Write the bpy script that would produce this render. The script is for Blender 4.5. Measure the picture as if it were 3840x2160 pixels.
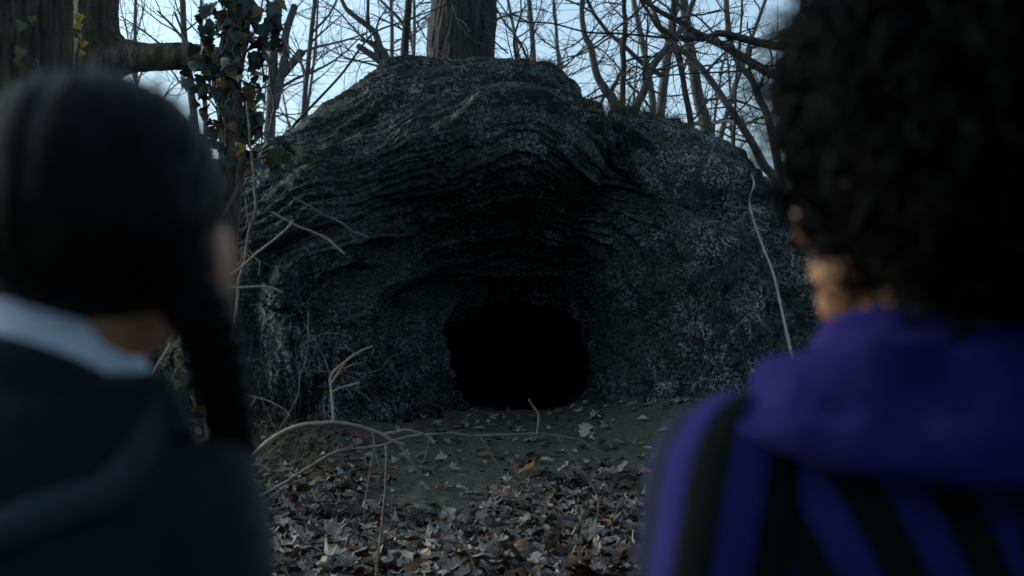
import bpy, bmesh, math, random
import numpy as np
from mathutils import Vector, Matrix, Euler
from mathutils.bvhtree import BVHTree

# ------------------------------------------------------------------ clear
for o in list(bpy.data.objects):
    bpy.data.objects.remove(o, do_unlink=True)
scene = bpy.context.scene
COL = scene.collection
R = math.radians

# ------------------------------------------------------------------ camera
CAMZ = 1.35
FPX = 40.0 / 36.0 * 3840.0
cam_d = bpy.data.cameras.new('camera')
cam = bpy.data.objects.new('camera', cam_d)
COL.objects.link(cam)
cam.location = (0, 0, CAMZ)
cam.rotation_euler = (R(90), 0, 0)
cam_d.lens = 40.0
cam_d.sensor_width = 36.0
cam_d.clip_start = 0.05
cam_d.clip_end = 2000.0
cam_d.dof.use_dof = True
cam_d.dof.focus_distance = 8.6
cam_d.dof.aperture_fstop = 3.2
scene.camera = cam

# ------------------------------------------------------------------ sky and sun
SUN_EL, SUN_AZ = R(12), R(-70)         # azimuth from +Y (view direction), clockwise; -70 = from the left, slightly ahead
world = bpy.data.worlds.new('World')
scene.world = world
world.use_nodes = True
wn, wl = world.node_tree.nodes, world.node_tree.links
wn.clear()
sky = wn.new('ShaderNodeTexSky')
sky.sky_type = 'NISHITA'
sky.sun_disc = False
sky.sun_elevation = SUN_EL
sky.sun_rotation = SUN_AZ
sky.altitude = 100
sky.air_density = 1.0
sky.dust_density = 3.6
sky.ozone_density = 2.0
tint = wn.new('ShaderNodeMix'); tint.data_type = 'RGBA'; tint.blend_type = 'MULTIPLY'
tint.inputs[0].default_value = 1.0
tint.inputs[7].default_value = (0.77, 1.00, 1.15, 1)
bg = wn.new('ShaderNodeBackground'); bg.inputs[1].default_value = 0.15
wo = wn.new('ShaderNodeOutputWorld')
hsv = wn.new('ShaderNodeHueSaturation'); hsv.inputs['Saturation'].default_value = 0.52
wl.new(sky.outputs[0], hsv.inputs['Color']); wl.new(hsv.outputs[0], tint.inputs[6]); wl.new(tint.outputs[2], bg.inputs[0]); wl.new(bg.outputs[0], wo.inputs[0])

sun_d = bpy.data.lights.new('sun', 'SUN')
sun_d.energy = 0.85
sun_d.angle = R(14)
sun_d.color = (1.0, 0.86, 0.70)
sun = bpy.data.objects.new('sun', sun_d)
COL.objects.link(sun)
sdir = Vector((math.sin(SUN_AZ) * math.cos(SUN_EL), math.cos(SUN_AZ) * math.cos(SUN_EL), math.sin(SUN_EL)))
sun.rotation_euler = sdir.to_track_quat('Z', 'Y').to_euler()
sun.location = sdir * 50

scene.view_settings.view_transform = 'Standard'
scene.view_settings.look = 'None'
scene.view_settings.exposure = 1.06
scene.view_settings.gamma = 1.0
scene.view_settings.use_curve_mapping = False
scene.render.engine = 'CYCLES'
scene.cycles.max_bounces = 6
scene.cycles.diffuse_bounces = 3
scene.cycles.glossy_bounces = 2
scene.cycles.transparent_max_bounces = 4
scene.render.resolution_x, scene.render.resolution_y = 1024, 576

rng = np.random.default_rng(11)
random.seed(11)

# ------------------------------------------------------------------ helpers
def at(px, py, d):
    return np.array([(px - 1920.0) * d / FPX, d, CAMZ - (py - 1080.0) * d / FPX])

def tag(o, label=None, cat=None, group=None, kind=None):
    if label: o['label'] = label
    if cat: o['category'] = cat
    if group: o['group'] = group
    if kind: o['kind'] = kind
    return o

def empty(name, loc=(0, 0, 0), rz=0.0):
    e = bpy.data.objects.new(name, None)
    COL.objects.link(e)
    e.empty_display_size = 0.1
    e.location = loc
    e.rotation_euler = (0, 0, rz)
    return e

def make_mesh(name, V, loops, starts, mats=None, mat_idx=None, smooth=True):
    me = bpy.data.meshes.new(name)
    V = np.ascontiguousarray(V, dtype=np.float32)
    me.vertices.add(len(V)); me.vertices.foreach_set('co', V.ravel())
    me.loops.add(len(loops)); me.loops.foreach_set('vertex_index', np.asarray(loops, dtype=np.int32))
    me.polygons.add(len(starts)); me.polygons.foreach_set('loop_start', np.asarray(starts, dtype=np.int32))
    if mats:
        for m in mats: me.materials.append(m)
    if mat_idx is not None:
        me.polygons.foreach_set('material_index', np.asarray(mat_idx, dtype=np.int32))
    me.update(calc_edges=True)
    me.polygons.foreach_set('use_smooth', np.full(len(starts), smooth, dtype=bool))
    me.validate()
    return me

def link(name, me, parent=None):
    o = bpy.data.objects.new(name, me)
    COL.objects.link(o)
    if parent is not None: o.parent = parent
    return o

class MB:
    """collects shapes into one mesh"""
    def __init__(self):
        self.V = []; self.L = []; self.S = []; self.M = []; self.nv = 0; self.nl = 0
    def add(self, V, F, mi=0):
        """F : (n,k) int array"""
        V = np.asarray(V, float); F = np.asarray(F, int)
        self.V.append(V)
        self.L.append((F + self.nv).ravel())
        k = F.shape[1]
        self.S.append(self.nl + np.arange(len(F)) * k)
        self.M.append(np.full(len(F), mi))
        self.nl += F.size
        self.nv += len(V)
    def mesh(self, name, mats, smooth=True):
        return make_mesh(name, np.concatenate(self.V), np.concatenate(self.L), np.concatenate(self.S),
                         mats if isinstance(mats, (list, tuple)) else [mats], np.concatenate(self.M), smooth)
    def build(self, name, mats, parent=None, smooth=True):
        return link(name, self.mesh(name, mats, smooth), parent)
    # --- shapes
    def grid(self, P, closed_u=False, mi=0, flip=False):
        """P (rows, cols, 3) ; closed along cols"""
        r, c = P.shape[:2]
        idx = np.arange(r * c).reshape(r, c)
        if closed_u:
            a = idx; b = np.roll(idx, -1, axis=1)
        else:
            a = idx[:, :-1]; b = idx[:, 1:]
        F = np.stack([a[:-1].ravel(), b[:-1].ravel(), b[1:].ravel(), a[1:].ravel()], 1)
        if flip: F = F[:, ::-1]
        self.add(P.reshape(-1, 3), F, mi)
    def tube(self, pts, rad, sides=6, mi=0, tip=True):
        P = np.asarray(pts, float); n = len(P)
        rad = np.broadcast_to(np.asarray(rad, float), (n,))
        T = np.gradient(P, axis=0)
        T /= np.linalg.norm(T, axis=1, keepdims=True) + 1e-12
        ref = np.array([0.0, 0.0, 1.0]) if abs(T[0, 2]) < 0.9 else np.array([1.0, 0.0, 0.0])
        N = np.empty_like(P)
        v = np.cross(T[0], ref); v /= np.linalg.norm(v)
        for i in range(n):
            v = v - T[i] * v.dot(T[i]); v /= np.linalg.norm(v) + 1e-12
            N[i] = v
        B = np.cross(T, N)
        a = np.linspace(0, 2 * np.pi, sides, endpoint=False)
        ring = P[:, None, :] + rad[:, None, None] * (np.cos(a)[None, :, None] * N[:, None, :] + np.sin(a)[None, :, None] * B[:, None, :])
        self.grid(ring, closed_u=True, mi=mi, flip=False)
        if tip:
            for e in (0, n - 1):
                base = self.nv - n * sides + e * sides if False else None
            c0 = P[0] - T[0] * rad[0] * 0.5; c1 = P[-1] + T[-1] * rad[-1] * 0.5
            k = np.arange(sides); k2 = (k + 1) % sides
            self.add(np.vstack([ring[0], c0]), np.stack([k2, k, np.full(sides, sides)], 1), mi)
            self.add(np.vstack([ring[-1], c1]), np.stack([k, k2, np.full(sides, sides)], 1), mi)
    def ellipsoid(self, c, r, rows=14, cols=20, M=None, mi=0):
        th = np.linspace(0, np.pi, rows)[:, None]; ph = np.linspace(0, 2 * np.pi, cols, endpoint=False)[None, :]
        P = np.stack([np.sin(th) * np.cos(ph), np.sin(th) * np.sin(ph), np.cos(th) * np.ones_like(ph)], -1)
        P = P * np.asarray(r, float)
        if M is not None: P = P @ np.asarray(M).T
        self.grid(P + np.asarray(c, float), closed_u=True, mi=mi)
    def capsule(self, p0, p1, r0, r1, sides=16, mi=0):
        p0 = np.asarray(p0, float); p1 = np.asarray(p1, float)
        d = (p1 - p0); L = np.linalg.norm(d); d = d / L
        a = np.linspace(0, np.pi / 2, 5)
        pts = []; rad = []
        for t in a[::-1][:-1] * 1.0:
            pts.append(p0 - d * r0 * math.sin(t)); rad.append(max(r0 * math.cos(t), 0.0005))
        for s in np.linspace(0, 1, 6):
            pts.append(p0 + d * L * s); rad.append(r0 + (r1 - r0) * s)
        for t in a[1:]:
            pts.append(p1 + d * r1 * math.sin(t)); rad.append(max(r1 * math.cos(t), 0.0005))
        self.tube(pts, rad, sides, mi)
    def loft(self, rings, cols=36, mi=0, power=2.0):
        """rings: (cx,cy,cz,rx,ry) closed stack with caps"""
        ph = np.linspace(0, 2 * np.pi, cols, endpoint=False)
        c = np.sign(np.cos(ph)) * np.abs(np.cos(ph)) ** (2 / power); s = np.sign(np.sin(ph)) * np.abs(np.sin(ph)) ** (2 / power)
        P = np.array([[(x + rx * cc, y + ry * ss, z) for cc, ss in zip(c, s)] for x, y, z, rx, ry in rings])
        e0 = np.repeat(P[0].mean(0)[None, None, :], cols, 1); e1 = np.repeat(P[-1].mean(0)[None, None, :], cols, 1)
        P = np.concatenate([e0 + (P[0] - e0) * 0.001, P, e1 + (P[-1] - e1) * 0.001])
        self.grid(P, closed_u=True, mi=mi)

def catmull(P, n):
    P = np.asarray(P, float)
    if len(P) < 3:
        t = np.linspace(0, 1, n)[:, None]
        return P[0] * (1 - t) + P[-1] * t
    Q = np.vstack([2 * P[0] - P[1], P, 2 * P[-1] - P[-2]])
    seg = len(P) - 1
    u = np.linspace(0, seg - 1e-6, n); i = u.astype(int); f = (u - i)[:, None]
    p0, p1, p2, p3 = Q[i], Q[i + 1], Q[i + 2], Q[i + 3]
    return 0.5 * ((2 * p1) + (-p0 + p2) * f + (2 * p0 - 5 * p1 + 4 * p2 - p3) * f ** 2 + (-p0 + 3 * p1 - 3 * p2 + p3) * f ** 3)

# --- numpy noise
def _hash(ix, iy, iz, seed):
    with np.errstate(over='ignore'):
        h = (ix.astype(np.uint32) * np.uint32(374761393) + iy.astype(np.uint32) * np.uint32(668265263)
             + iz.astype(np.uint32) * np.uint32(2147483647 & 1274126177) + np.uint32(seed * 974711 % 4294967295))
        h = (h ^ (h >> np.uint32(13))) * np.uint32(1274126177)
        h = h ^ (h >> np.uint32(16))
    return h.astype(np.float64) / 2147483648.0 - 1.0

def noise3(p, seed=0):
    i = np.floor(p).astype(np.int64); f = p - i
    u = f * f * f * (f * (f * 6 - 15) + 10)
    x, y, z = i[..., 0], i[..., 1], i[..., 2]
    ux, uy, uz = u[..., 0], u[..., 1], u[..., 2]
    def L(a, b, t): return a + (b - a) * t
    r = []
    for dz in (0, 1):
        a = L(_hash(x, y, z + dz, seed), _hash(x + 1, y, z + dz, seed), ux)
        b = L(_hash(x, y + 1, z + dz, seed), _hash(x + 1, y + 1, z + dz, seed), ux)
        r.append(L(a, b, uy))
    return L(r[0], r[1], uz)

ROT = np.array([[0.0, 0.8, 0.6], [-0.8, 0.36, -0.48], [-0.6, -0.48, 0.64]])
def fbm(p, scale, octv=4, seed=0, gain=0.5):
    q = np.asarray(p, float) / scale; out = 0; a = 1.0; tot = 0
    for k in range(octv):
        out = out + a * noise3(q, seed + k * 17); tot += a
        a *= gain; q = (q @ ROT.T) * 2.03 + 3.7
    return out / tot

def sstep(a, b, x):
    t = np.clip((x - a) / (b - a), 0, 1); return t * t * (3 - 2 * t)

# ------------------------------------------------------------------ materials
def material(name):
    m = bpy.data.materials.new(name); m.use_nodes = True
    nt = m.node_tree; nt.nodes.clear()
    out = nt.nodes.new('ShaderNodeOutputMaterial'); b = nt.nodes.new('ShaderNodeBsdfPrincipled')
    nt.links.new(b.outputs[0], out.inputs[0])
    b.inputs['Roughness'].default_value = 0.9
    b.inputs['Specular IOR Level'].default_value = 0.25
    return m, nt, b

def nd(nt, t, **kw):
    n = nt.nodes.new(t)
    for k, v in kw.items(): setattr(n, k, v)
    return n

def tex_noise(nt, vec, scale, detail=4, rough=0.6):
    n = nd(nt, 'ShaderNodeTexNoise')
    n.inputs['Scale'].default_value = scale; n.inputs['Detail'].default_value = detail; n.inputs['Roughness'].default_value = rough
    nt.links.new(vec, n.inputs['Vector'])
    return n.outputs['Fac']

def ramp(nt, fac, stops):
    n = nd(nt, 'ShaderNodeValToRGB')
    el = n.color_ramp.elements
    while len(el) < len(stops): el.new(0.5)
    for e, (p, c) in zip(el, stops):
        e.position = p; e.color = (c, c, c, 1) if isinstance(c, (int, float)) else (*c, 1)
    nt.links.new(fac, n.inputs[0])
    return n.outputs[0]

def mix(nt, fac, a, b, mode='MIX'):
    n = nd(nt, 'ShaderNodeMix', data_type='RGBA', blend_type=mode)
    for sock, v in ((n.inputs[0], fac), (n.inputs[6], a), (n.inputs[7], b)):
        if hasattr(v, 'is_linked'): nt.links.new(v, sock)
        elif isinstance(v, (int, float)): sock.default_value = v
        else: sock.default_value = (*v, 1)
    return n.outputs[2]

def mul(nt, a, b):
    n = nd(nt, 'ShaderNodeMath', operation='MULTIPLY')
    for s, v in ((n.inputs[0], a), (n.inputs[1], b)):
        if hasattr(v, 'is_linked'): nt.links.new(v, s)
        else: s.default_value = v
    return n.outputs[0]

def bump(nt, b, height, strength, dist):
    n = nd(nt, 'ShaderNodeBump'); n.inputs['Strength'].default_value = strength; n.inputs['Distance'].default_value = dist
    nt.links.new(height, n.inputs['Height']); nt.links.new(n.outputs[0], b.inputs['Normal'])

def geo_pos(nt): return nd(nt, 'ShaderNodeNewGeometry').outputs['Position']
def obj_pos(nt): return nd(nt, 'ShaderNodeTexCoord').outputs['Object']

def mat_rock():
    m, nt, b = material('rock')
    P = geo_pos(nt)
    g = nd(nt, 'ShaderNodeNewGeometry')
    big = tex_noise(nt, P, 1.1, 5, 0.65)
    med = tex_noise(nt, P, 6.0, 6, 0.7)
    fine = tex_noise(nt, P, 34.0, 5, 0.78)
    fine2 = tex_noise(nt, P, 120.0, 3, 0.7)
    base = mix(nt, ramp(nt, med, [(0.35, 0.0), (0.65, 1.0)]), (0.011, 0.013, 0.012), (0.036, 0.040, 0.036))
    base = mix(nt, ramp(nt, big, [(0.50, 0.0), (0.62, 0.55)]), base, (0.055, 0.046, 0.038))
    # pale crustose lichen flecks
    flecks = ramp(nt, fine, [(0.49, 0.0), (0.56, 1.0)])
    zone = ramp(nt, tex_noise(nt, P, 4.5, 6, 0.72), [(0.43, 0.05), (0.57, 1.0)])
    zone2 = ramp(nt, big, [(0.40, 0.22), (0.56, 1.0)])
    cov = nd(nt, 'ShaderNodeAttribute'); cov.attribute_name = 'lichen'
    lich = mul(nt, mul(nt, flecks, zone), mul(nt, zone2, cov.outputs['Fac']))
    base = mix(nt, lich, base, (0.42, 0.44, 0.43))
    # dark pits
    base = mix(nt, ramp(nt, fine2, [(0.36, 0.75), (0.46, 0.0)]), base, (0.008, 0.009, 0.010))
    # moss on faces that look up
    sep = nd(nt, 'ShaderNodeSeparateXYZ'); nt.links.new(g.outputs['Normal'], sep.inputs[0])
    up = ramp(nt, sep.outputs[2], [(0.05, 0.0), (0.65, 1.0)])
    mossf = mul(nt, up, ramp(nt, tex_noise(nt, P, 3.2, 5, 0.7), [(0.36, 0.0), (0.54, 1.0)]))
    mossb = mul(nt, ramp(nt, tex_noise(nt, P, 2.1, 6, 0.7), [(0.50, 0.0), (0.60, 0.6)]), 1.0)
    base = mix(nt, mossb, base, mix(nt, flecks, (0.012, 0.020, 0.013), (0.050, 0.066, 0.046)))
    mcol = mix(nt, flecks, (0.016, 0.026, 0.017), (0.070, 0.092, 0.066))
    base = mix(nt, mul(nt, mossf, 0.80), base, mcol)
    nt.links.new(base, b.inputs['Base Color'])
    b.inputs['Specular IOR Level'].default_value = 0.15
    h = mix(nt, 0.5, fine, med)
    bump(nt, b, h, 0.9, 0.03)
    return m

def mat_ground():
    m, nt, b = material('soil')
    P = geo_pos(nt)
    n1 = tex_noise(nt, P, 1.3, 5, 0.6); n2 = tex_noise(nt, P, 18, 6, 0.7); n3 = tex_noise(nt, P, 90, 4, 0.7)
    c = mix(nt, ramp(nt, n2, [(0.3, 0.0), (0.7, 1.0)]), (0.036, 0.032, 0.023), (0.115, 0.104, 0.074))
    c = mix(nt, mul(nt, ramp(nt, n1, [(0.45, 0.0), (0.62, 1.0)]), 0.6), c, (0.052, 0.060, 0.034))
    c = mix(nt, ramp(nt, n3, [(0.62, 0.0), (0.72, 0.6)]), c, (0.15, 0.14, 0.125))
    c = mix(nt, ramp(nt, n3, [(0.28, 0.7), (0.40, 0.0)]), c, (0.012, 0.011, 0.010))
    nt.links.new(c, b.inputs['Base Color'])
    bump(nt, b, mix(nt, 0.5, n2, n3), 0.6, 0.02)
    return m

def mat_bark(name, c0, c1, sx=14.0, sz=2.2, strength=0.8, moss=0.0, gain=1.0):
    m, nt, b = material(name)
    P = geo_pos(nt)
    mp = nd(nt, 'ShaderNodeMapping'); mp.inputs['Scale'].default_value = (sx, sx, sz)
    nt.links.new(P, mp.inputs['Vector'])
    n = tex_noise(nt, mp.outputs[0], 1.0, 6, 0.65)
    n2 = tex_noise(nt, P, 22, 4, 0.7)
    c = mix(nt, ramp(nt, n, [(0.36, 0.0), (0.62, 1.0)]), c0, c1)
    if moss:
        mo = ramp(nt, tex_noise(nt, P, 3.0, 4, 0.6), [(0.48, 0.0), (0.62, moss)])
        c = mix(nt, mo, c, (0.06, 0.07, 0.03))
    c = mix(nt, ramp(nt, n2, [(0.3, 0.35), (0.5, 0.0)]), c, tuple(x * 0.4 for x in c0))
    nt.links.new(c, b.inputs['Base Color'])
    bump(nt, b, mix(nt, 0.35, n, n2), strength, 0.03)
    return m

def mat_plain(name, col, rough=0.9, var=0.35, scale=30.0, spec=0.25, sheen=0.0):
    m, nt, b = material(name)
    P = obj_pos(nt)
    n = tex_noise(nt, P, scale, 4, 0.65)
    c = mix(nt, ramp(nt, n, [(0.3, 0.0), (0.7, 1.0)]), tuple(x * (1 - var) for x in col), tuple(min(1, x * (1 + var)) for x in col))
    nt.links.new(c, b.inputs['Base Color'])
    b.inputs['Roughness'].default_value = rough; b.inputs['Specular IOR Level'].default_value = spec
    if sheen:
        b.inputs['Sheen Weight'].default_value = sheen; b.inputs['Sheen Roughness'].default_value = 0.5
    return m

def mat_leaf(name, c0, c1, rough=0.75):
    m, nt, b = material(name)
    P = geo_pos(nt)
    n = tex_noise(nt, P, 9, 3, 0.6); n2 = tex_noise(nt, P, 80, 4, 0.7)
    c = mix(nt, ramp(nt, n, [(0.35, 0.0), (0.65, 1.0)]), c0, c1)
    c = mix(nt, ramp(nt, n2, [(0.35, 0.6), (0.5, 0.0)]), c, tuple(x * 0.45 for x in c0))
    nt.links.new(c, b.inputs['Base Color'])
    b.inputs['Roughness'].default_value = rough
    b.inputs['Specular IOR Level'].default_value = 0.35
    bump(nt, b, n2, 0.4, 0.004)
    return m

M_ROCK = mat_rock()
M_SOIL = mat_ground()
M_BARK_BIG = mat_bark('rough_bark', (0.022, 0.019, 0.014), (0.080, 0.066, 0.045), 22, 2.6, 1.0, 0.5)
M_BARK_DARK = mat_bark('dark_bark', (0.018, 0.018, 0.017), (0.060, 0.055, 0.047), 18, 2.2, 0.9)
M_BARK_GREY = mat_bark('grey_bark', (0.050, 0.048, 0.044), (0.120, 0.112, 0.100), 16, 3.0, 0.6)
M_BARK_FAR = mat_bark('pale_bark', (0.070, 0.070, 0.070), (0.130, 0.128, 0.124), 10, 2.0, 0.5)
M_TWIG = mat_plain('twig', (0.050, 0.045, 0.042), 0.85, 0.4, 20)
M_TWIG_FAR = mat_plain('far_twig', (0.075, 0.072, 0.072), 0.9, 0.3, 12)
M_STICK = mat_plain('pale_stick', (0.26, 0.205, 0.155), 0.7, 0.35, 16)
M_STICK_DK = mat_plain('brown_stick', (0.135, 0.112, 0.090), 0.8, 0.4, 18)
M_STICK_GREY = mat_plain('weathered_stick', (0.28, 0.26, 0.24), 0.75, 0.35, 22)
M_IVY = mat_leaf('ivy_leaf', (0.009, 0.020, 0.014), (0.026, 0.048, 0.034), 0.5)
M_IVY_BR = mat_leaf('brown_ivy_leaf', (0.060, 0.034, 0.014), (0.13, 0.075, 0.025), 0.6)
M_YELLOW = mat_leaf('yellow_leaf', (0.34, 0.20, 0.025), (0.50, 0.32, 0.04), 0.6)
M_OLIVE = mat_leaf('olive_leaf', (0.07, 0.065, 0.018), (0.13, 0.11, 0.03), 0.6)
LEAFM = [mat_leaf('leaf_grey', (0.15, 0.118, 0.092), (0.25, 0.20, 0.16)),
         mat_leaf('leaf_pale', (0.25, 0.205, 0.165), (0.37, 0.31, 0.25)),
         mat_leaf('leaf_brown', (0.070, 0.042, 0.026), (0.135, 0.085, 0.052)),
         mat_leaf('leaf_rust', (0.13, 0.062, 0.028), (0.21, 0.105, 0.050)),
         mat_leaf('leaf_dark', (0.040, 0.031, 0.025), (0.085, 0.066, 0.052))]
M_GRASS = mat_plain('dry_grass', (0.12, 0.095, 0.055), 0.8, 0.5, 8)

# ------------------------------------------------------------------ ground
def ground_h(x, y, detail=True):
    x = np.asarray(x, float); y = np.asarray(y, float)
    h = 0.27 * sstep(5.8, 9.6, y)
    # bank that rises to the foot of the buttress on the right
    h = h + 0.32 * sstep(0.25, 1.7, x) * sstep(6.8, 9.2, y)
    h = h + 0.10 * sstep(-0.8, -2.2, x) * sstep(7.2, 8.8, y)
    h = h - 0.05 * np.exp(-((x + 0.1) / 0.8) ** 2) * sstep(8.6, 9.8, y)
    # the cave floor falls away inside
    inside = np.exp(-((x + 0.02) / 1.1) ** 4)
    h = h - inside * 0.75 * sstep(10.25, 13.5, y)
    # hillside behind the outcrop
    plateau = 0.75 + 1.9 * np.exp(-(x / 4.2) ** 2)
    start = 10.4 + 6.2 * np.exp(-(x / 2.1) ** 4)
    rise = np.clip((y - start) / (18.2 - start), 0, 1); rise = rise * rise * (3 - 2 * rise)
    h = h * (1 - rise) + plateau * rise
    h = np.where(y > 30, h + (0.9 - h) * sstep(30, 60, y), h)
    if detail:
        p = np.stack([x, y, np.zeros_like(x)], -1)
        h = h + 0.05 * fbm(p, 1.4, 3, 5) + 0.03 * fbm(p, 0.30, 3, 9) + 0.013 * fbm(p, 0.08, 2, 13)
    return h

def axis(lo, hi, step, far, n):
    core = np.arange(lo, hi, step)
    g = np.geomspace(step, far, n)
    return np.concatenate([(lo - np.cumsum(g / g.sum() * far))[::-1], core, core[-1] + np.cumsum(g / g.sum() * far)])

gx = axis(-3.6, 3.6, 0.032, 500, 46); gy = axis(4.2, 10.8, 0.032, 500, 60)
GX, GY = np.meshgrid(gx, gy)
P = np.stack([GX, GY, ground_h(GX, GY)], -1)
mb = MB(); mb.grid(P)
ground = mb.build('ground', M_SOIL)
tag(ground, 'dark packed woodland soil sloping up to the cave', kind='structure')

# ------------------------------------------------------------------ rock outcrop with the cave
CX, CY = 1930.0, 1330.0
NT = 720
TH = np.linspace(-np.pi, np.pi, NT, endpoint=False)
def ring(pts, smooth=9):
    a = np.array([math.atan2(-(py - CY), px - CX) for px, py, d in pts])
    r = np.array([math.hypot(px - CX, py - CY) for px, py, d in pts]); d = np.array([p[2] for p in pts])
    o = np.argsort(a); a, r, d = a[o], r[o], d[o]
    aa = np.concatenate([a - 2 * np.pi, a, a + 2 * np.pi])
    # interpolate in pixel space so straight lines stay straight
    X = np.tile(r * np.cos(a), 3); Y = np.tile(r * np.sin(a), 3); D = np.tile(d, 3)
    # dense polyline, then look up the radius for every direction
    t = np.linspace(0, len(aa) - 1, 9000); k = np.arange(len(aa))
    xs, ys, ds = np.interp(t, k, X), np.interp(t, k, Y), np.interp(t, k, D)
    ang = np.unwrap(np.arctan2(ys, xs)); ang += aa[0] - ang[0]
    rr = np.interp(TH, ang, np.hypot(xs, ys)); dd = np.interp(TH, ang, ds)
    ker = np.hanning(smooth + 2)[1:-1]; ker /= ker.sum()
    def cs(v):
        w = np.concatenate([v[-smooth:], v, v[:smooth]]); return np.convolve(w, ker, 'same')[smooth:-smooth]
    rr, dd = cs(rr), cs(dd)
    px, py = CX + rr * np.cos(TH), CY - rr * np.sin(TH)
    return np.stack([(px - 1920) * dd / FPX, dd, CAMZ - (py - 1080) * dd / FPX], -1)

R2 = ring([(1617, 1330, 10.5), (1640, 1230, 10.9), (1720, 1150, 11.5), (1840, 1110, 11.9), (1970, 1105, 12.0), (2110, 1140, 11.7),
           (2200, 1210, 11.2), (2240, 1330, 10.8), (2215, 1470, 10.6), (2130, 1560, 10.6), (1900, 1600, 10.7), (1735, 1560, 10.5), (1670, 1470, 10.45)], 15)
R3 = ring([(1390, 1280, 9.55), (1420, 1100, 9.8), (1540, 940, 10.25), (1730, 840, 10.5), (1950, 815, 10.6), (2180, 860, 10.5), (2320, 980, 10.15),
           (2390, 1160, 9.75), (2390, 1350, 9.5), (2310, 1540, 9.5), (2100, 1700, 9.6), (1850, 1720, 9.7), (1580, 1670, 9.6), (1430, 1500, 9.5)], 25)
R4 = ring([(960, 1300, 8.8), (1000, 1100, 8.9), (1120, 880, 9.05), (1330, 690, 9.3), (1600, 560, 9.45), (1930, 500, 9.55), (2130, 570, 9.7),
           (2270, 640, 9.95), (2360, 690, 9.8), (2560, 760, 9.25), (2680, 960, 8.95), (2700, 1250, 8.75), (2640, 1480, 8.7), (2400, 1800, 9.0),
           (1930, 1990, 9.2), (1400, 1850, 9.0), (1020, 1600, 8.75)], 25)
sil = [(150, 1400, 9.6), (400, 1000, 10.0), (620, 770, 10.2), (870, 612, 10.3), (1110, 480, 10.5), (1330, 345, 10.7), (1400, 285, 10.8), (1460, 248, 10.9), (1600, 230, 11.0),
       (1780, 226, 11.0), (1960, 228, 11.0), (2050, 245, 10.95), (2100, 285, 10.9), (2180, 375, 10.8), (2235, 440, 10.75), (2300, 438, 10.7), (2480, 445, 10.6), (2600, 490, 10.5),
       (2750, 548, 10.4), (2805, 590, 10.3), (2825, 650, 10.2), (2900, 725, 10.1), (3000, 860, 10.0), (3080, 1010, 9.9), (3180, 1250, 9.8), (3250, 1500, 9.8),
       (2700, 2250, 9.6), (1930, 2400, 9.6), (1000, 2200, 9.5), (300, 1800, 9.5)]
R5 = ring(sil, 5)
c1 = np.array(at(1925, 1380, 14.2)); c0 = np.array(at(1925, 1440, 16.0))
R1 = np.stack([c1[0] + 0.80 * np.cos(TH), np.full(NT, 14.2), c1[2] + 0.62 * np.sin(TH)], -1)
R0 = np.stack([c0[0] + 0.30 * np.cos(TH), np.full(NT, 16.0), c0[2] + 0.25 * np.sin(TH)], -1)
Rm = R0.copy(); Rm[:] = R0.mean(0); Rm = Rm * 0.98 + R0 * 0.02; Rm[:, 1] = 16.15
R45 = 0.5 * (R4 + R5); R45[:, 1] = 0.62 * R4[:, 1] + 0.38 * R5[:, 1]
R6 = R5.copy(); R6[:, 1] += 1.6; R6[:, 0] *= 1.09; R6[:, 2] -= 0.10
R7 = R5.copy(); R7[:, 1] += 7.6; R7[:, 0] *= 1.22; R7[:, 2] -= 0.55
K = np.stack([Rm, R0, R1, R2, R3, R4, R45, R5, R6, R7])
rows = [3, 14, 44, 150, 150, 80, 84, 40, 24]
parts = []
for i, n in enumerate(rows):
    p0, p1, p2, p3 = K[max(i - 1, 0)], K[i], K[i + 1], K[min(i + 2, len(K) - 1)]
    f = np.linspace(0, 1, n, endpoint=False)[:, None, None]
    q = 0.5 * ((2 * p1) + (-p0 + p2) * f + (2 * p0 - 5 * p1 + 4 * p2 - p3) * f ** 2 + (-p0 + 3 * p1 - 3 * p2 + p3) * f ** 3)
    parts.append(q)
parts.append(K[-1][None])
Q = np.concatenate(parts)                       # (rows, NT, 3)
ROWI = np.concatenate([np.linspace(i, i + 1, n, endpoint=False) for i, n in enumerate(rows)] + [[len(rows)]])[:, None] * np.ones((1, NT))

def grid_normals(Q):
    du = np.roll(Q, -1, 1) - np.roll(Q, 1, 1)
    dv = np.gradient(Q, axis=0)
    n = np.cross(du, dv); n /= np.linalg.norm(n, axis=-1, keepdims=True) + 1e-12
    return n
N = grid_normals(Q)
if N[420, NT // 4, 1] > 0: N = -N             # outwards = towards the viewer on the face
big = fbm(Q, 1.15, 3, 3)
Q1 = Q + N * (0.16 * big * sstep(2.2, 3.4, ROWI) * (1 - 0.75 * sstep(6.0, 7.0, ROWI)))[..., None]
# ledges that run round the mouth of the cave
step = np.linalg.norm(np.diff(Q, axis=0, prepend=Q[:1]), axis=-1)
S = np.cumsum(step, axis=0)
S = S - S[212][None]                            # zero at the rim
thd = np.degrees(TH)[None, :] * np.ones((len(Q), 1))
dome = sstep(46, 66, thd) * (1 - sstep(196, 215, np.where(thd < -90, thd + 360, thd)))
dome = np.where(thd < -90, 1 - sstep(-168, -140, thd), dome)
warp = 0.13 * fbm(Q, 1.1, 3, 21) + 0.030 * fbm(Q, 0.28, 2, 23)
x0_ = 0.10
lat = np.where(Q[..., 0] < x0_, 0.46, 0.95) * (np.sqrt((Q[..., 0] - x0_) ** 2 + 0.12) - 0.346)
S2 = (Q[..., 2] + lat) * 1.15
ref = 260
S2 = S2 - S2[ref, int(NT * 0.75)] + S[ref, int(NT * 0.75)]
wS = sstep(3.7, 4.5, ROWI) * sstep(38, 66, thd) * (1 - sstep(156, 174, thd))
S = S * (1 - wS) + S2 * wS
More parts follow.
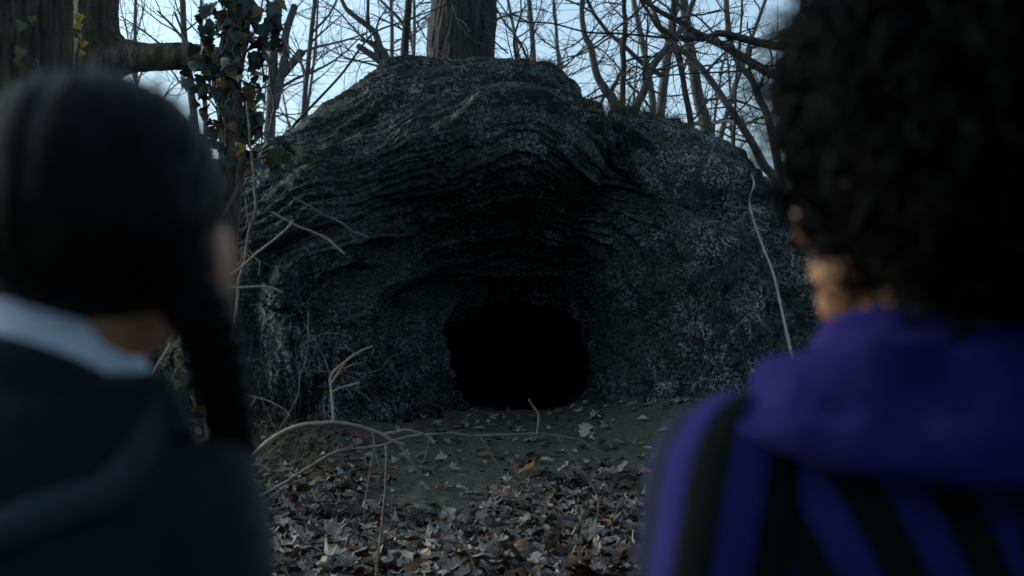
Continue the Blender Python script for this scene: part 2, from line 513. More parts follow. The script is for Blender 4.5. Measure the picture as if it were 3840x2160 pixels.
def ledge(per, off, seed, amp):
    ph = (S + warp + off) / per
    fr = ph - np.floor(ph)
    lay = np.floor(ph)
    lp = np.stack([lay * 7.3, Q[..., 0] * 1.1, Q[..., 2] * 1.1], -1)
    a = np.clip(0.55 + 1.1 * noise3(lp, seed), 0.0, 1.5)
    prof = np.where(fr < 0.16, sstep(0, 0.16, fr), (1 - fr) / 0.84)
    return amp * a * prof
arcp = np.stack([(S + warp) * 1.0, (np.radians(thd) * 1.4 * (1 - wS) + Q[..., 0] * wS) / 6.0, Q[..., 1] * 0.05], -1)
stri = fbm(arcp, 0.085, 4, 41, 0.6)
stri = (0.060 + 0.03 * (1 - wS)) * (1 - 2.2 * np.abs(stri)) * (0.55 + 0.9 * np.clip(fbm(Q, 0.7, 2, 43) + 0.3, 0, 1))
L = ledge(0.23, 0.0, 31, 0.130) + ledge(0.095, 0.03, 37, 0.045) + stri
ringy = np.maximum(dome * (1 - 0.8 * sstep(4.9, 5.3, ROWI) * (np.abs(thd) > 160)), np.where(np.abs(thd) > 90, 0.95, 0.55) * (1 - sstep(4.4, 5.1, ROWI)))
L = L * (0.20 + 0.80 * ringy) * sstep(2.75, 3.15, ROWI) * (1 - sstep(6.7, 7.2, ROWI))
L = L * (1 - 0.45 * sstep(5.6, 6.4, ROWI)) * (1 - 0.9 * wS * sstep(1.75, 1.15, Q[..., 2]))
# shaped bumps and hollows: (px, py, depth, radius m, amount m)
F = np.zeros(Q.shape[:2])
for px, py, d, rad, amt in [(2700, 610, 9.6, 0.26, 0.16), (2760, 770, 9.5, 0.22, -0.16), (2640, 740, 9.4, 0.20, -0.10), (2250, 470, 10.6, 0.16, -0.14), (2275, 560, 10.2, 0.16, -0.18), (2320, 650, 9.95, 0.16, -0.16), (2390, 760, 9.7, 0.16, -0.08), (2150, 560, 9.9, 0.22, 0.12), (2440, 600, 9.9, 0.25, 0.10),
                            (1270, 1400, 9.3, 0.16, -0.16), (1150, 1180, 9.1, 0.20, -0.10), (1060, 1420, 8.8, 0.22, 0.10), (1420, 1480, 9.5, 0.16, 0.10), (1330, 1180, 9.5, 0.14, 0.09),
                            (2450, 1080, 9.3, 0.25, 0.08), (2560, 1250, 8.9, 0.10, -0.09), (2480, 1350, 9.1, 0.16, 0.06), (1900, 640, 9.8, 0.5, 0.08), (1560, 1050, 9.8, 0.25, -0.08)]:
    c = at(px, py, d)
    F += amt * np.exp(-((Q - c) ** 2).sum(-1) / rad ** 2)
PXQ = 1920 + Q[..., 0] * FPX / Q[..., 1]; PYQ = 1080 - (Q[..., 2] - CAMZ) * FPX / Q[..., 1]
def rib(poly, width, amt):
    poly = catmull(np.array([(x, y, 0.0) for x, y in poly]), 5 * len(poly))
    best = np.full(Q.shape[:2], 1e9)
    for (ax, ay, _), (bx, by, _) in zip(poly[:-1], poly[1:]):
        ux, uy = bx - ax, by - ay; l2 = ux * ux + uy * uy + 1e-9
        t = np.clip(((PXQ - ax) * ux + (PYQ - ay) * uy) / l2, 0, 1)
        best = np.minimum(best, (PXQ - ax - t * ux) ** 2 + (PYQ - ay - t * uy) ** 2)
    return amt * np.exp(-best / width ** 2)
vis = sstep(2.5, 2.9, ROWI) * (1 - sstep(6.6, 7.0, ROWI))
F += vis * (rib([(1560, 1010), (1400, 1060), (1300, 1140), (1290, 1260), (1340, 1390), (1440, 1500), (1560, 1570)], 46, 0.15)
            + rib([(1330, 1020), (1190, 1130), (1160, 1270), (1210, 1420), (1300, 1530)], 48, -0.17)
            + rib([(1640, 1060), (1500, 1130), (1430, 1240), (1450, 1380), (1530, 1490)], 44, -0.13) + rib([(1720, 1090), (1590, 1150), (1530, 1250), (1545, 1370), (1610, 1480)], 36, 0.08)
            + rib([(1250, 900), (1090, 1010), (1030, 1160), (1060, 1330), (1130, 1480)], 46, 0.12)
            + rib([(1130, 880), (1000, 1000), (950, 1150), (960, 1300)], 38, -0.09)
            + rib([(2240, 440), (2290, 560), (2380, 720), (2480, 880), (2560, 1040)], 34, -0.12)
            + rib([(2300, 470), (2360, 590), (2450, 720), (2540, 860), (2620, 1050)], 46, 0.09)
            + rib([(2540, 650), (2640, 675), (2740, 690), (2810, 685)], 30, 0.13) + rib([(2560, 760), (2660, 760), (2790, 745)], 40, -0.15)
            + rib([(2330, 1020), (2350, 1200), (2330, 1400)], 40, 0.07) + rib([(2420, 1120), (2450, 1280), (2440, 1420)], 34, -0.07)
            + rib([(2560, 1120), (2600, 1260), (2570, 1400)], 30, -0.06))
vert = Q * np.array([1.0, 1.0, 0.35])
streak = fbm(vert, 0.16, 3, 47)
mid = fbm(Q, 0.34, 4, 51); small = fbm(Q, 0.10, 4, 61, 0.6); pits = fbm(Q, 0.045, 3, 71, 0.6)
mask = sstep(1.6, 3.2, ROWI)
disp = L + F + mask * (0.075 * mid * (1 - 0.6 * dome) + 0.040 * small * (1 - 0.45 * dome) + 0.022 * pits) + 0.045 * streak * (1 - 0.8 * dome) * sstep(3.0, 4.0, ROWI)
disp += -0.05 * sstep(0.25, 0.6, fbm(Q, 0.14, 2, 83)) * (1 - dome) * mask
Q2 = Q1 + N * disp[..., None]
rr, cc = Q2.shape[:2]
idx = np.arange(rr * cc).reshape(rr, cc)
a = idx; b_ = np.roll(idx, -1, axis=1)
Fq = np.stack([a[:-1], b_[:-1], b_[1:], a[1:]], -1).reshape(-1, 4)
zq = Q2.reshape(-1, 3)
gh = ground_h(zq[:, 0], zq[:, 1], False)
keep = (zq[:, 2] > gh - 0.25) | (zq[:, 1] > 10.2)
Fq = Fq[keep[Fq].any(1)]
used = np.zeros(len(zq), bool); used[Fq.ravel()] = True
remap = np.cumsum(used) - 1
mb = MB(); mb.add(zq[used], remap[Fq])
rock = mb.build('rock_outcrop', M_ROCK)
flank = np.clip(1 - dome, 0, 1) * 1.0
lowleft = sstep(150, 185, np.where(thd < 0, thd + 360, thd)) * (np.abs(thd) > 90) * sstep(3.5, 4.5, ROWI)
lich_shade_cover = np.clip(0.50 + 0.9 * flank * sstep(4.0, 5.0, ROWI) + 0.9 * lowleft + 0.55 * fbm(Q, 0.8, 3, 101) + 0.25 * sstep(5.0, 6.5, ROWI), 0.06, 1.2)  # lichen cover, thinned inside the funnel so the colour also carries its shade
la = rock.data.attributes.new('lichen', 'FLOAT', 'POINT'); la.data.foreach_set('value', lich_shade_cover.reshape(-1)[used].astype(np.float32))
tag(rock, 'massive dark mossy rock outcrop with a round black cave mouth', 'rock')
rock_bvh = BVHTree.FromPolygons([tuple(v) for v in zq[used][:, :]], [tuple(f) for f in remap[Fq][::1]], epsilon=0.0)

def on_rock(px, py, lift=0.0):
    d = Vector(((px - 1920) / FPX, 1.0, -(py - 1080) / FPX)).normalized()
    h = rock_bvh.ray_cast(Vector((0, 0, CAMZ)), d)
    if h[0] is None: return None
    return np.array(h[0]) - np.array(d) * lift

# ------------------------------------------------------------------ trees
def unit(v): return v / (np.linalg.norm(v) + 1e-12)
def rnd_perp(d, r):
    v = r.normal(size=3); v -= d * v.dot(d); return unit(v)

def wander(start, d, length, n, bend, r, up=0.0):
    pts = [np.asarray(start, float)]; d = unit(np.asarray(d, float))
    s = length / (n - 1)
    for i in range(n - 1):
        d = unit(d + rnd_perp(d, r) * bend + np.array([0, 0, up]))
        pts.append(pts[-1] + d * s)
    return np.array(pts)

def sprout(mb, pts, rad, r, level, maxlevel, n, len0, spread=0.9, t0=0.15, sides=(6, 5, 4, 3), minr=0.0022, up=0.02):
    """side branches off a polyline, recursively"""
    L = len(pts)
    for k in range(n):
        t = t0 + (1 - t0) * (k + r.random()) / n
        f = t * (L - 1); i = min(int(f), L - 2); p = pts[i] * (1 - (f - i)) + pts[i + 1] * (f - i)
        rr = np.interp(f, np.arange(L), rad)
        d = unit(pts[i + 1] - pts[i])
        q = unit(d * (1.0 - 0.4 * r.random()) + rnd_perp(d, r) * spread * (0.5 + r.random()))
        ln = len0 * (0.45 + 0.9 * r.random()) * (1.0 - 0.35 * t)
        nseg = max(4, min(9, int(ln / 0.09)))
        bp = wander(p, q, ln, nseg, 0.20, r, up)
        r0 = max(min(rr * 0.60, ln * 0.015), minr)
        br = np.linspace(r0, max(r0 * 0.35, minr * 0.8), nseg)
        mb.tube(bp, br, sides[min(level, len(sides) - 1)], tip=False)
        if level < maxlevel:
            sprout(mb, bp, br, r, level + 1, maxlevel, max(2, int(n * (0.70 if level == 0 else 0.8))), ln * 0.52, spread, 0.2, sides, minr, up)

def footing(x, y):
    g = float(ground_h(np.array(x), np.array(y)))
    h = rock_bvh.ray_cast(Vector((x, y, 12.0)), Vector((0, 0, -1)))
    return max(g, h[0].z) if h[0] is not None else g

def pix_tree(name, label, trunk, w, depth, bark, twig, seed, extra=(), branches=10, blen=1.3, levels=2, group=None, cat='tree', top=3.0,
             sides=10, lean=None, minr=0.0024, tstart=0.0, ground=True, wob=0.012):
    """trunk: pixel polyline from the top down to where the photo loses it; w: (top width, bottom width) in pixels"""
    r = np.random.default_rng(seed)
    pts = [at(x, y, depth if np.isscalar(depth) else depth[0] + (depth[1] - depth[0]) * i / (len(trunk) - 1)) for i, (x, y) in enumerate(trunk)]
    pts = pts[::-1]                                       # from the ground up
    dm = depth if np.isscalar(depth) else 0.5 * (depth[0] + depth[1])
    r1, r0 = w[0] * dm / FPX / 2, w[1] * dm / FPX / 2
    if ground:
        b = pts[0]; gz = footing(b[0], b[1]) - 0.15
        if b[2] > gz + 0.1:
            dirn = unit(pts[0] - pts[1]); k = (b[2] - gz)
            foot = np.array([b[0] + dirn[0] * k * 0.5, b[1], gz])
            pts = [foot] + pts
    n_in = len(pts)
    if top > 0:
        d = unit(pts[-1] - pts[-2]); d = unit(d + np.array([0, 0, 0.35]))
        ext = wander(pts[-1], d, top, 6, 0.10, r, 0.04)
        pts = pts + list(ext[1:])
    C = catmull(np.array(pts), 14 * len(pts) // 2)
    C = C + fbm(C, 0.5, 2, seed)[:, None] * np.array([wob, wob, 0])
    s = np.linspace(0, 1, len(C))
    vis = (n_in - 1) / (len(pts) - 1)
    rad = np.where(s < vis, r0 + (r1 - r0) * s / max(vis, 1e-6), r1 * (1 - 0.75 * (s - vis) / max(1 - vis, 1e-6)))
    if ground: rad = rad * (1 + 0.45 * np.exp(-s * 14))
    root = empty(name, tuple(C[0]))
    off = -C[0]
    mb = MB(); mb.tube(C + off, rad, sides)
    t = mb.build('trunk', bark, root)
    for poly, w0, w1 in extra:                            # limbs the photo shows
        q = np.array([at(x, y, dm + (z[0] if z else 0.0)) for x, y, *z in poly])
        c = catmull(q, 6 * len(q)); rr = np.linspace(w0, w1, len(c)) * dm / FPX / 2
        mb = MB(); mb.tube(c + off, rr, 7)
        br_ = mb.build('branch', bark, root)
        tw = MB(); sprout(tw, c + off, rr, r, 1, levels, 4, blen * 0.5, minr=minr)
        if tw.V: tw.build('twigs', twig, br_)['kind'] = 'stuff'
    if branches:
        cr = MB(); lo = tstart
        sprout(cr, C[int(lo * len(C)):] + off, rad[int(lo * len(C)):], r, 0, levels, max(5, int(branches * 0.55)), blen, 1.1, 0.05, minr=minr)
        cr.build('crown', twig, root)
    tag(root, label, cat, group)
    return root

# --- great trunk standing on the crest: ridged bark as geometry
def ridged_trunk(name, label, cx_pts, width, depth, bark, seed, flare=0.12, ridges=26, amp=0.03, parent=None, top=2.5, base_h=None):
    r = np.random.default_rng(seed)
    pts = [at(x, y, depth) for x, y in cx_pts][::-1]
    b = pts[0]
    if base_h is None: base_h = footing(b[0], b[1]) - 0.2
    pts = [np.array([b[0], b[1], base_h])] + pts if b[2] > base_h + 0.1 else [p for p in pts if p[2] > base_h - 0.6]
    d = unit(pts[-1] - pts[-2]); pts.append(pts[-1] + d * top)
    nv, nu = 260, 160
    C = catmull(np.array(pts), nv)
    ph = np.linspace(0, 2 * np.pi, nu, endpoint=False)[None, :]
    r0 = width * depth / FPX / 2
    s = np.linspace(0, 1, nv)[:, None]
    z = C[:, 2][:, None]
    u = ph * ridges / (2 * np.pi)
    Pn = np.stack([np.cos(ph) * 3.0 + 0 * z, np.sin(ph) * 3.0 + 0 * z, z * 0.8 + 0 * ph], -1)
    wv = 1.6 * fbm(Pn, 1.0, 3, seed)
    rid = np.abs(np.sin((u + wv) * np.pi)) ** 0.6
    Pf = np.stack([np.cos(ph) * 8.0 + 0 * z, np.sin(ph) * 8.0 + 0 * z, z * 5.0 + 0 * ph], -1)
    brk = fbm(Pf, 1.0, 3, seed + 5)
    rad = r0 * (1 + flare * np.exp(-s * 9)) * (1 - 0.10 * s) + amp * (rid - 0.7) + amp * 0.6 * brk + r0 * 0.06 * fbm(Pn * 0.35, 1.0, 2, seed + 9)
    G = np.stack([C[:, 0][:, None] + rad * np.cos(ph), C[:, 1][:, None] + rad * np.sin(ph), z + 0 * ph], -1)
    root = empty(name, tuple(C[0])) if parent is None else parent
    o = np.array(root.location)
    mb = MB(); mb.grid(G - o, closed_u=True)
    mb.build('trunk', bark, root)
    if parent is None: tag(root, label, 'tree')
    return root, C, r0

ROOT_BIG, CB, rb = ridged_trunk('big_tree', 'thick ridged trunk standing on top of the cave dome', [(1742, -60), (1740, 45), (1728, 225), (1722, 300)], 262, 13.2, M_BARK_DARK, 5, 0.05, 30, 0.028)
tw = MB(); rr_ = np.random.default_rng(3)
for poly in ([(1700, 20), (1722, 90), (1775, 150), (1850, 180), (1905, 185)], [(1905, 200), (1850, 150), (1832, 110), (1815, 90)], [(1560, 80), (1590, 130), (1600, 150)]):
    c = catmull(np.array([at(x, y, 12.7) for x, y in poly]), 18) - np.array(ROOT_BIG.location)
    tw.tube(c, np.linspace(0.010, 0.004, len(c)), 5)
    sprout(tw, c, np.linspace(0.010, 0.004, len(c)), rr_, 1, 2, 4, 0.5)
    tw.build('twig', M_TWIG, ROOT_BIG); tw = MB()

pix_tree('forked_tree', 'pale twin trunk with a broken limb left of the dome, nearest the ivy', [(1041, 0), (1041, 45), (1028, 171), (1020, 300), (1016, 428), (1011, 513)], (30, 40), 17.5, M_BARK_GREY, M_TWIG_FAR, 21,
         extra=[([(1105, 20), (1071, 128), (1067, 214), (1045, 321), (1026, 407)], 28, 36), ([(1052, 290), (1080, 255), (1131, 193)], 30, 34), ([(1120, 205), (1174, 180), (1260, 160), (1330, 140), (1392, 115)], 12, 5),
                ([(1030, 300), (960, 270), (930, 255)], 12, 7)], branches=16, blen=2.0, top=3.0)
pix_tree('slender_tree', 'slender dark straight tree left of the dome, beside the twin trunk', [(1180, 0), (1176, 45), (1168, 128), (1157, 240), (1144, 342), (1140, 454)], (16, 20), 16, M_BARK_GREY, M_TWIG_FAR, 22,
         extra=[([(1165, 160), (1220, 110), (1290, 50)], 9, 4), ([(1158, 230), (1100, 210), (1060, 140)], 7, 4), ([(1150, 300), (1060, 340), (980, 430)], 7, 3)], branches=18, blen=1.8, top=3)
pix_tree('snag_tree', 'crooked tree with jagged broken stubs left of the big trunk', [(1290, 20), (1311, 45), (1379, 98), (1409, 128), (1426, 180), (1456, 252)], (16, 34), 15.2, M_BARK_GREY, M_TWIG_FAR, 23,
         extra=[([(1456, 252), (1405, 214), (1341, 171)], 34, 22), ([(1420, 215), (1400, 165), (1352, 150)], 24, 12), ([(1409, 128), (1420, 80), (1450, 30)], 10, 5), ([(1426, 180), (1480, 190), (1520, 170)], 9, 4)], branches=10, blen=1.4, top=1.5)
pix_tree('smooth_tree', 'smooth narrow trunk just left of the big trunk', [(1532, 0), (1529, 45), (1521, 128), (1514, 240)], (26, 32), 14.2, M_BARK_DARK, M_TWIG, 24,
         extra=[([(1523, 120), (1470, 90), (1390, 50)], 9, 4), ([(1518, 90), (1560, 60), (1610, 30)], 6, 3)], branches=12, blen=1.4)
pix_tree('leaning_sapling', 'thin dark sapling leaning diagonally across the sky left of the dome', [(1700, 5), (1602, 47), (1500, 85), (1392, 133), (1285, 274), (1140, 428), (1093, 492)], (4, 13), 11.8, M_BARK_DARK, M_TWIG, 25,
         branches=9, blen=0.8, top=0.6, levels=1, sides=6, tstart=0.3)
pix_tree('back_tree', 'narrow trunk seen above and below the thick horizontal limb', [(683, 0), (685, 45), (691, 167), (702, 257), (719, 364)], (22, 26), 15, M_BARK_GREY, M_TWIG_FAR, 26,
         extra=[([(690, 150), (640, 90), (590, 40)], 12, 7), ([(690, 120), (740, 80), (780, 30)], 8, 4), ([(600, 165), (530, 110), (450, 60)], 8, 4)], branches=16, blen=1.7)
# saplings on the dome
pix_tree('sapling', 'bare sapling with several thin stems right of the big trunk', [(1955, 20), (1953, 60), (1928, 150), (1938, 236)], (7, 12), 12.2, M_BARK_DARK, M_TWIG, 31,
         extra=[([(1936, 215), (1965, 150), (2003, 128), (2041, 45)], 5, 3), ([(1985, 236), (1968, 170), (1900, 130)], 6, 3), ([(1985, 236), (2003, 128), (2041, 30)], 6, 3), ([(1925, 236), (1905, 150), (1890, 60)], 5, 3)], branches=14, blen=0.6, top=1.2, sides=6, minr=0.0022)
# right-hand group
pix_tree('bent_tree', 'bent tree leaning left, leftmost on the lower right crest', [(2182, 0), (2182, 45), (2191, 124), (2217, 184), (2238, 278), (2272, 342), (2305, 400)], (16, 38), 14.2, M_BARK_GREY, M_TWIG, 32,
         extra=[([(2285, 350), (2310, 310), (2320, 285), (2345, 250)], 18, 10), ([(2272, 350), (2258, 380), (2255, 420)], 12, 8), ([(2200, 130), (2150, 170), (2070, 200)], 9, 3), ([(2260, 320), (2220, 350), (2180, 370)], 8, 4)], branches=16, blen=1.3)
pix_tree('upright_tree', 'upright dark narrow tree on the lower right crest', [(2341, 0), (2341, 45), (2345, 86), (2337, 184), (2341, 257), (2332, 400)], (17, 22), 14.0, M_BARK_DARK, M_TWIG, 33,
         extra=[([(2340, 230), (2400, 215), (2460, 210), (2500, 170)], 8, 10), ([(2341, 150), (2400, 90), (2440, 30)], 8, 4)], branches=14, blen=1.2)
pix_tree('slanted_tree', 'mossy tree slanting right out of the grass on the crest', [(2560, 100), (2516, 158), (2444, 257), (2414, 342), (2375, 430)], (22, 36), 13.6, M_BARK_GREY, M_TWIG, 34,
         extra=[([(2430, 270), (2380, 250), (2340, 280)], 9, 6), ([(2414, 330), (2450, 340), (2500, 360), (2600, 350)], 10, 5), ([(2500, 180), (2440, 220), (2400, 290), (2350, 400)], 8, 5)], branches=12, blen=1.2, top=2)
pix_tree('twisted_tree', 'narrow twisted tree left of the stout tree on the right crest', [(2525, 0), (2525, 45), (2529, 150), (2551, 223), (2568, 342), (2592, 480)], (16, 24), 13.8, M_BARK_DARK, M_TWIG, 35,
         extra=[([(2551, 223), (2490, 250), (2400, 280), (2330, 310)], 6, 3)], branches=14, blen=1.1)
pix_tree('stout_tree', 'stoutest tree among the bare trees on the right crest', [(2560, 0), (2568, 45), (2580, 128), (2602, 257), (2623, 385), (2652, 505)], (34, 46), 14.6, M_BARK_GREY, M_TWIG, 36,
         extra=[([(2600, 250), (2680, 240), (2780, 190)], 9, 4), ([(2625, 380), (2700, 370), (2800, 390), (2900, 440)], 10, 6)], branches=16, blen=1.4)
pix_tree('fallen_tree', 'long trunk leaning from lower right up across the other bare trees', [(2480, 110), (2516, 158), (2585, 210), (2645, 274), (2713, 372), (2760, 441), (2820, 535), (2863, 616), (2920, 720)], (20, 34), 13.2, M_BARK_GREY, M_TWIG, 37,
         extra=[([(2645, 274), (2690, 225), (2720, 195)], 12, 8), ([(2760, 441), (2700, 450), (2660, 480)], 8, 4), ([(2713, 372), (2780, 380), (2860, 420)], 8, 4)], branches=14, blen=1.1, top=0.8)
pix_tree('right_tree', 'crooked tree beside the curly hair of the person on the right', [(2725, 0), (2739, 145), (2769, 235), (2820, 300), (2842, 364), (2900, 520)], (20, 30), 13.4, M_BARK_GREY, M_TWIG, 38,
         extra=[([(2842, 350), (2862, 290), (2875, 240)], 14, 8)], branches=14, blen=1.2)
pix_tree('thin_tree', 'very thin straight stem right of the stout tree', [(2784, 0), (2782, 45), (2773, 171), (2760, 300), (2756, 450), (2751, 530)], (8, 11), 12.6, M_BARK_DARK, M_TWIG, 39, branches=12, blen=0.9, sides=6)
# branches reaching in from a tree outside the frame on the right
r_ = np.random.default_rng(77)
EXT = empty('overhanging_tree', tuple(at(3500, 1080, 11.6) * np.array([1, 1, 0]) + np.array([0, 0, 0.5])))
off = -np.array(EXT.location)
hub = at(3480, 380, 11.6)
mb = MB(); c = catmull(np.array([at(3520, 1250, 11.6), at(3500, 800, 11.6), hub, at(3430, -300, 11.6), at(3420, -1300, 11.6)]), 40)
mb.tube(c + off, np.linspace(0.20, 0.07, 40), 12); mb.build('trunk', M_BARK_DARK, EXT)
for poly, w0, w1 in (([(2384, -20), (2478, 45), (2542, 77), (2606, 120), (2713, 171), (2842, 248), (2910, 282), (3150, 360), (3480, 470)], 16, 46),
                     ([(2400, 0), (2431, 45), (2478, 111), (2568, 141), (2649, 141), (2700, 124), (2790, 145), (2910, 171), (3150, 200), (3470, 330)], 10, 40),
                     ([(1900, 56), (1964, 81), (2071, 88), (2200, 120), (2328, 126), (2490, 141), (2560, 150)], 4, 11),
                     ([(2080, 252), (2200, 184), (2311, 107), (2384, 47), (2440, -10)], 5, 9),
                     ([(2350, 315), (2450, 290), (2600, 275), (2750, 268), (2870, 250), (3000, 240)], 5, 8)):
    q = catmull(np.array([at(x, y, 11.6) for x, y in poly]), 46); rad = np.linspace(w0, w1, 46) * 11.6 / FPX / 2
    mb = MB(); mb.tube(q + off, rad, 7); br_ = mb.build('branch', M_BARK_DARK, EXT)
    tw = MB(); sprout(tw, q + off, rad, r_, 1, 2, 9, 0.8, minr=0.0022); tw.build('twigs', M_TWIG, br_)['kind'] = 'stuff'
tag(EXT, 'dark limbs reaching in across the sky at the upper right', 'tree')

# far wood: every tree its own thing
for k in range(28):
    r_ = np.random.default_rng(500 + k)
    d = r_.uniform(20, 42)
    px = 120 + (2950 - 120) * (k + r_.random()) / 28
    x = (px - 1920) * d / FPX
    z0 = footing(x, d) - 0.1
    H = r_.uniform(7, 12)
    base = np.array([x, d, z0])
    C = wander(base, np.array([r_.normal() * 0.10, r_.normal() * 0.1, 1.0]), H, 14, 0.05, r_, 0.03)
    C = catmull(C, 30)
    rad = r_.uniform(0.045, 0.115) * np.linspace(1, 0.12, 30)
    root = empty('bare_tree', tuple(base))
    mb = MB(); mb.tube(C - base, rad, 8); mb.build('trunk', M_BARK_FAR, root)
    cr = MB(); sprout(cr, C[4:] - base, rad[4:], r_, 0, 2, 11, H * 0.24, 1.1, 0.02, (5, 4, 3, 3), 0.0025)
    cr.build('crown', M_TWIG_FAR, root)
    tag(root, 'thin leafless tree far back in the wood behind the rock', 'tree', 'far leafless trees behind the rock')

# --- unseen conifers added behind the viewer to block low sky light
M_NEEDLE = mat_leaf('needles', (0.010, 0.018, 0.010), (0.030, 0.046, 0.026), 0.8)
def conifer_mesh(seed):
    r = np.random.default_rng(seed); mb = MB()
    for lv in range(30):
        f = lv / 29.0; z = 1.2 + 10.3 * f; ln = (2.5 * (1 - f) ** 0.8 + 0.15)
        for k in range(10):
            a = r.uniform(0, 6.283); L_ = ln * r.uniform(0.75, 1.15); t = np.linspace(0, 1, 6)
            d = np.array([math.cos(a), math.sin(a), 0]); sd = np.array([-d[1], d[0], 0])
            droop = -0.30 * L_ * t ** 1.5 + 0.12 * L_ * t
            c = d * (t * L_)[:, None] + np.stack([0 * t, 0 * t, z + droop], -1)
            w = 0.30 * L_ * np.array([0.25, 0.8, 0.9, 0.75, 0.5, 0.03]) * r.uniform(0.8, 1.2, 6)
            V = np.concatenate([c + sd * w[:, None] + np.array([0, 0, -0.10]), c, c - sd * w[:, None] + np.array([0, 0, -0.10])])
            i = np.arange(5)
            mb.add(V, np.concatenate([np.stack([i, i + 1, i + 7, i + 6], 1), np.stack([i + 6, i + 7, i + 13, i + 12], 1)]))
    return mb.mesh('crown', [M_NEEDLE], False)
CM = [conifer_mesh(1), conifer_mesh(2)]
tb = MB(); tb.tube(np.array([(0, 0, -0.2), (0.03, 0, 3), (0, 0.02, 7), (0, 0, 11.4)]), [0.20, 0.15, 0.09, 0.02], 10)
TM = tb.mesh('trunk', [M_BARK_DARK])
for k, (az, dist, sc) in enumerate([(-118, 14.0, .80), (-133, 13.0, .85), (-148, 12.5, .80), (-163, 13.0, .9), (-178, 12.0, .85), (166, 12.5, .9), (150, 11.5, .9), (134, 11.5, .9), (118, 10.5, .95),
                                     (103, 10.5, .9), (89, 11.0, .9), (-126, 18, 1.0), (-156, 17.5, 1.0), (173, 17, 1.0), (142, 16, 1.05), (110, 15.5, 1.05)]):
    x, y = dist * math.sin(R(az)), dist * math.cos(R(az))
    root = empty('shade_conifer', (x, y, float(ground_h(np.array(x), np.array(y)))), R(k * 47))
    root.scale = (sc * 0.9, sc * 0.9, sc * 0.9)
    link('trunk', TM, root); link('crown', CM[k % 2], root)
    tag(root, 'unseen dark evergreen added behind the two people to block low sky light', 'tree', 'added light-blocking conifers behind the two people')

# --- near left trees
def leaf_mesh(name, outline, mat, fold=0.15, curl=0.2, seed=0):
    """outline: half widths along the length (y from 0 to 1) -> strip with a midrib"""
    r = np.random.default_rng(seed)
    V = []; n = len(outline)
    for i, (y, w, back) in enumerate(outline):
        cu = curl * (y - 0.5) ** 2
        j1, j2 = r.normal(size=2) * 0.02
        V += [(-w * (1 + j1 * 2), y - back, fold * w + cu + j1), (0, y, cu), (w * (1 + j2 * 2), y - back, fold * w + cu + j2)]
    F = []
    for i in range(n - 1):
        a = 3 * i
        F += [(a, a + 1, a + 4, a + 3), (a + 1, a + 2, a + 5, a + 4)]
    return np.array(V), np.array(F)

IVY_OUT = [(0.0, 0.03, 0.0), (0.06, 0.30, 0.10), (0.16, 0.46, 0.06), (0.26, 0.34, 0.02), (0.36, 0.44, -0.04), (0.46, 0.30, 0.0), (0.62, 0.20, 0.0), (0.80, 0.10, 0.0), (1.0, 0.004, 0.0)]
def ivy_variants(mat, tagname):
    out = []
    for s in range(4):
        V, F = leaf_mesh(tagname, IVY_OUT, None, r_iv.uniform(-0.25, 0.3), r_iv.uniform(-0.5, 0.5), s)
        mb = MB(); mb.add(V, F); out.append(mb.mesh(tagname, [mat], True))
    return out
r_iv = np.random.default_rng(4)
IVM = {k: ivy_variants(m, 'leaf') for k, m in (('g', M_IVY), ('b', M_IVY_BR), ('y', M_YELLOW), ('o', M_OLIVE))}

def add_leaf(parent, p, size, kind, r, hang=True, face=None):
    o = link('leaf', IVM[kind][r.integers(4)], parent)
    o.location = tuple(p - np.array(parent.location))
    o.scale = (size, size, size)
    o.rotation_euler = (R(-90 + r.normal() * 28) if hang else R(r.uniform(-60, 60)), R(r.normal() * 40 + (180 if r.random() < 0.5 else 0)), R(r.normal() * 35))
    if hang: o.rotation_euler = Euler((R(-95 + r.normal() * 25), R(r.normal() * 30), R(r.normal() * 45)), 'XYZ')
    return o

ridgeA, CA, ra = ridged_trunk('bark_trunk', 'wide rough olive brown trunk at the left edge', [(90, -120), (85, 200), (80, 700), (60, 1500)], 380, 7.4, M_BARK_BIG, 15, 0.15, 34, 0.030)
for px, py, k, s in [(300, 60, 'y', .07), (288, 52, 'y', .06), (282, 88, 'y', .05), (302, 86, 'y', .05), (286, 130, 'y', .06), (318, 150, 'y', .075), (300, 165, 'o', .06), (296, 185, 'y', .055), (312, 190, 'y', .05), (290, 110, 'b', .06),
                     (80, 180, 'o', .09), (60, 215, 'o', .08), (95, 245, 'o', .07), (140, 220, 'o', .07), (75, 300, 'o', .06), (85, 80, 'o', .08), (120, 60, 'o', .06)]:
    add_leaf(ridgeA, at(px, py, 6.98 if px < 200 else 7.3), s, k, r_iv)
# --- tree with the thick horizontal limb
LB = empty('limb_tree', tuple(at(345, 1500, 8.8) * np.array([1, 1, 0]) + np.array([0, 0, 0.1])))
off = -np.array(LB.location)
mb = MB()
c = catmull(np.array([at(340, 1650, 8.8), at(345, 900, 8.8), at(350, 400, 8.8), at(358, 150, 8.8), at(370, -400, 8.8), at(380, -1200, 8.8)]), 60)
mb.tube(c + off, np.linspace(0.215, 0.15, 60), 20)
q = catmull(np.array([at(350, 420, 8.8), at(372, 300, 8.75), at(430, 232, 8.7), at(540, 215, 8.6), at(680, 212, 8.5), at(800, 222, 8.4), at(880, 228, 8.35)]), 40)
mb.tube(q + off, np.interp(np.linspace(0, 1, 40), [0, 0.25, 0.45, 1], [0.17, 0.145, 0.108, 0.098]), 18)
q2 = catmull(np.array([at(400, -60, 8.8), at(398, 60, 8.8), at(408, 130, 8.78), at(448, 180, 8.72), at(560, 208, 8.6)]), 24)
mb.tube(q2 + off, np.linspace(0.10, 0.085, 24), 14)
tmp = mb.build('trunk', M_BARK_BIG, LB)
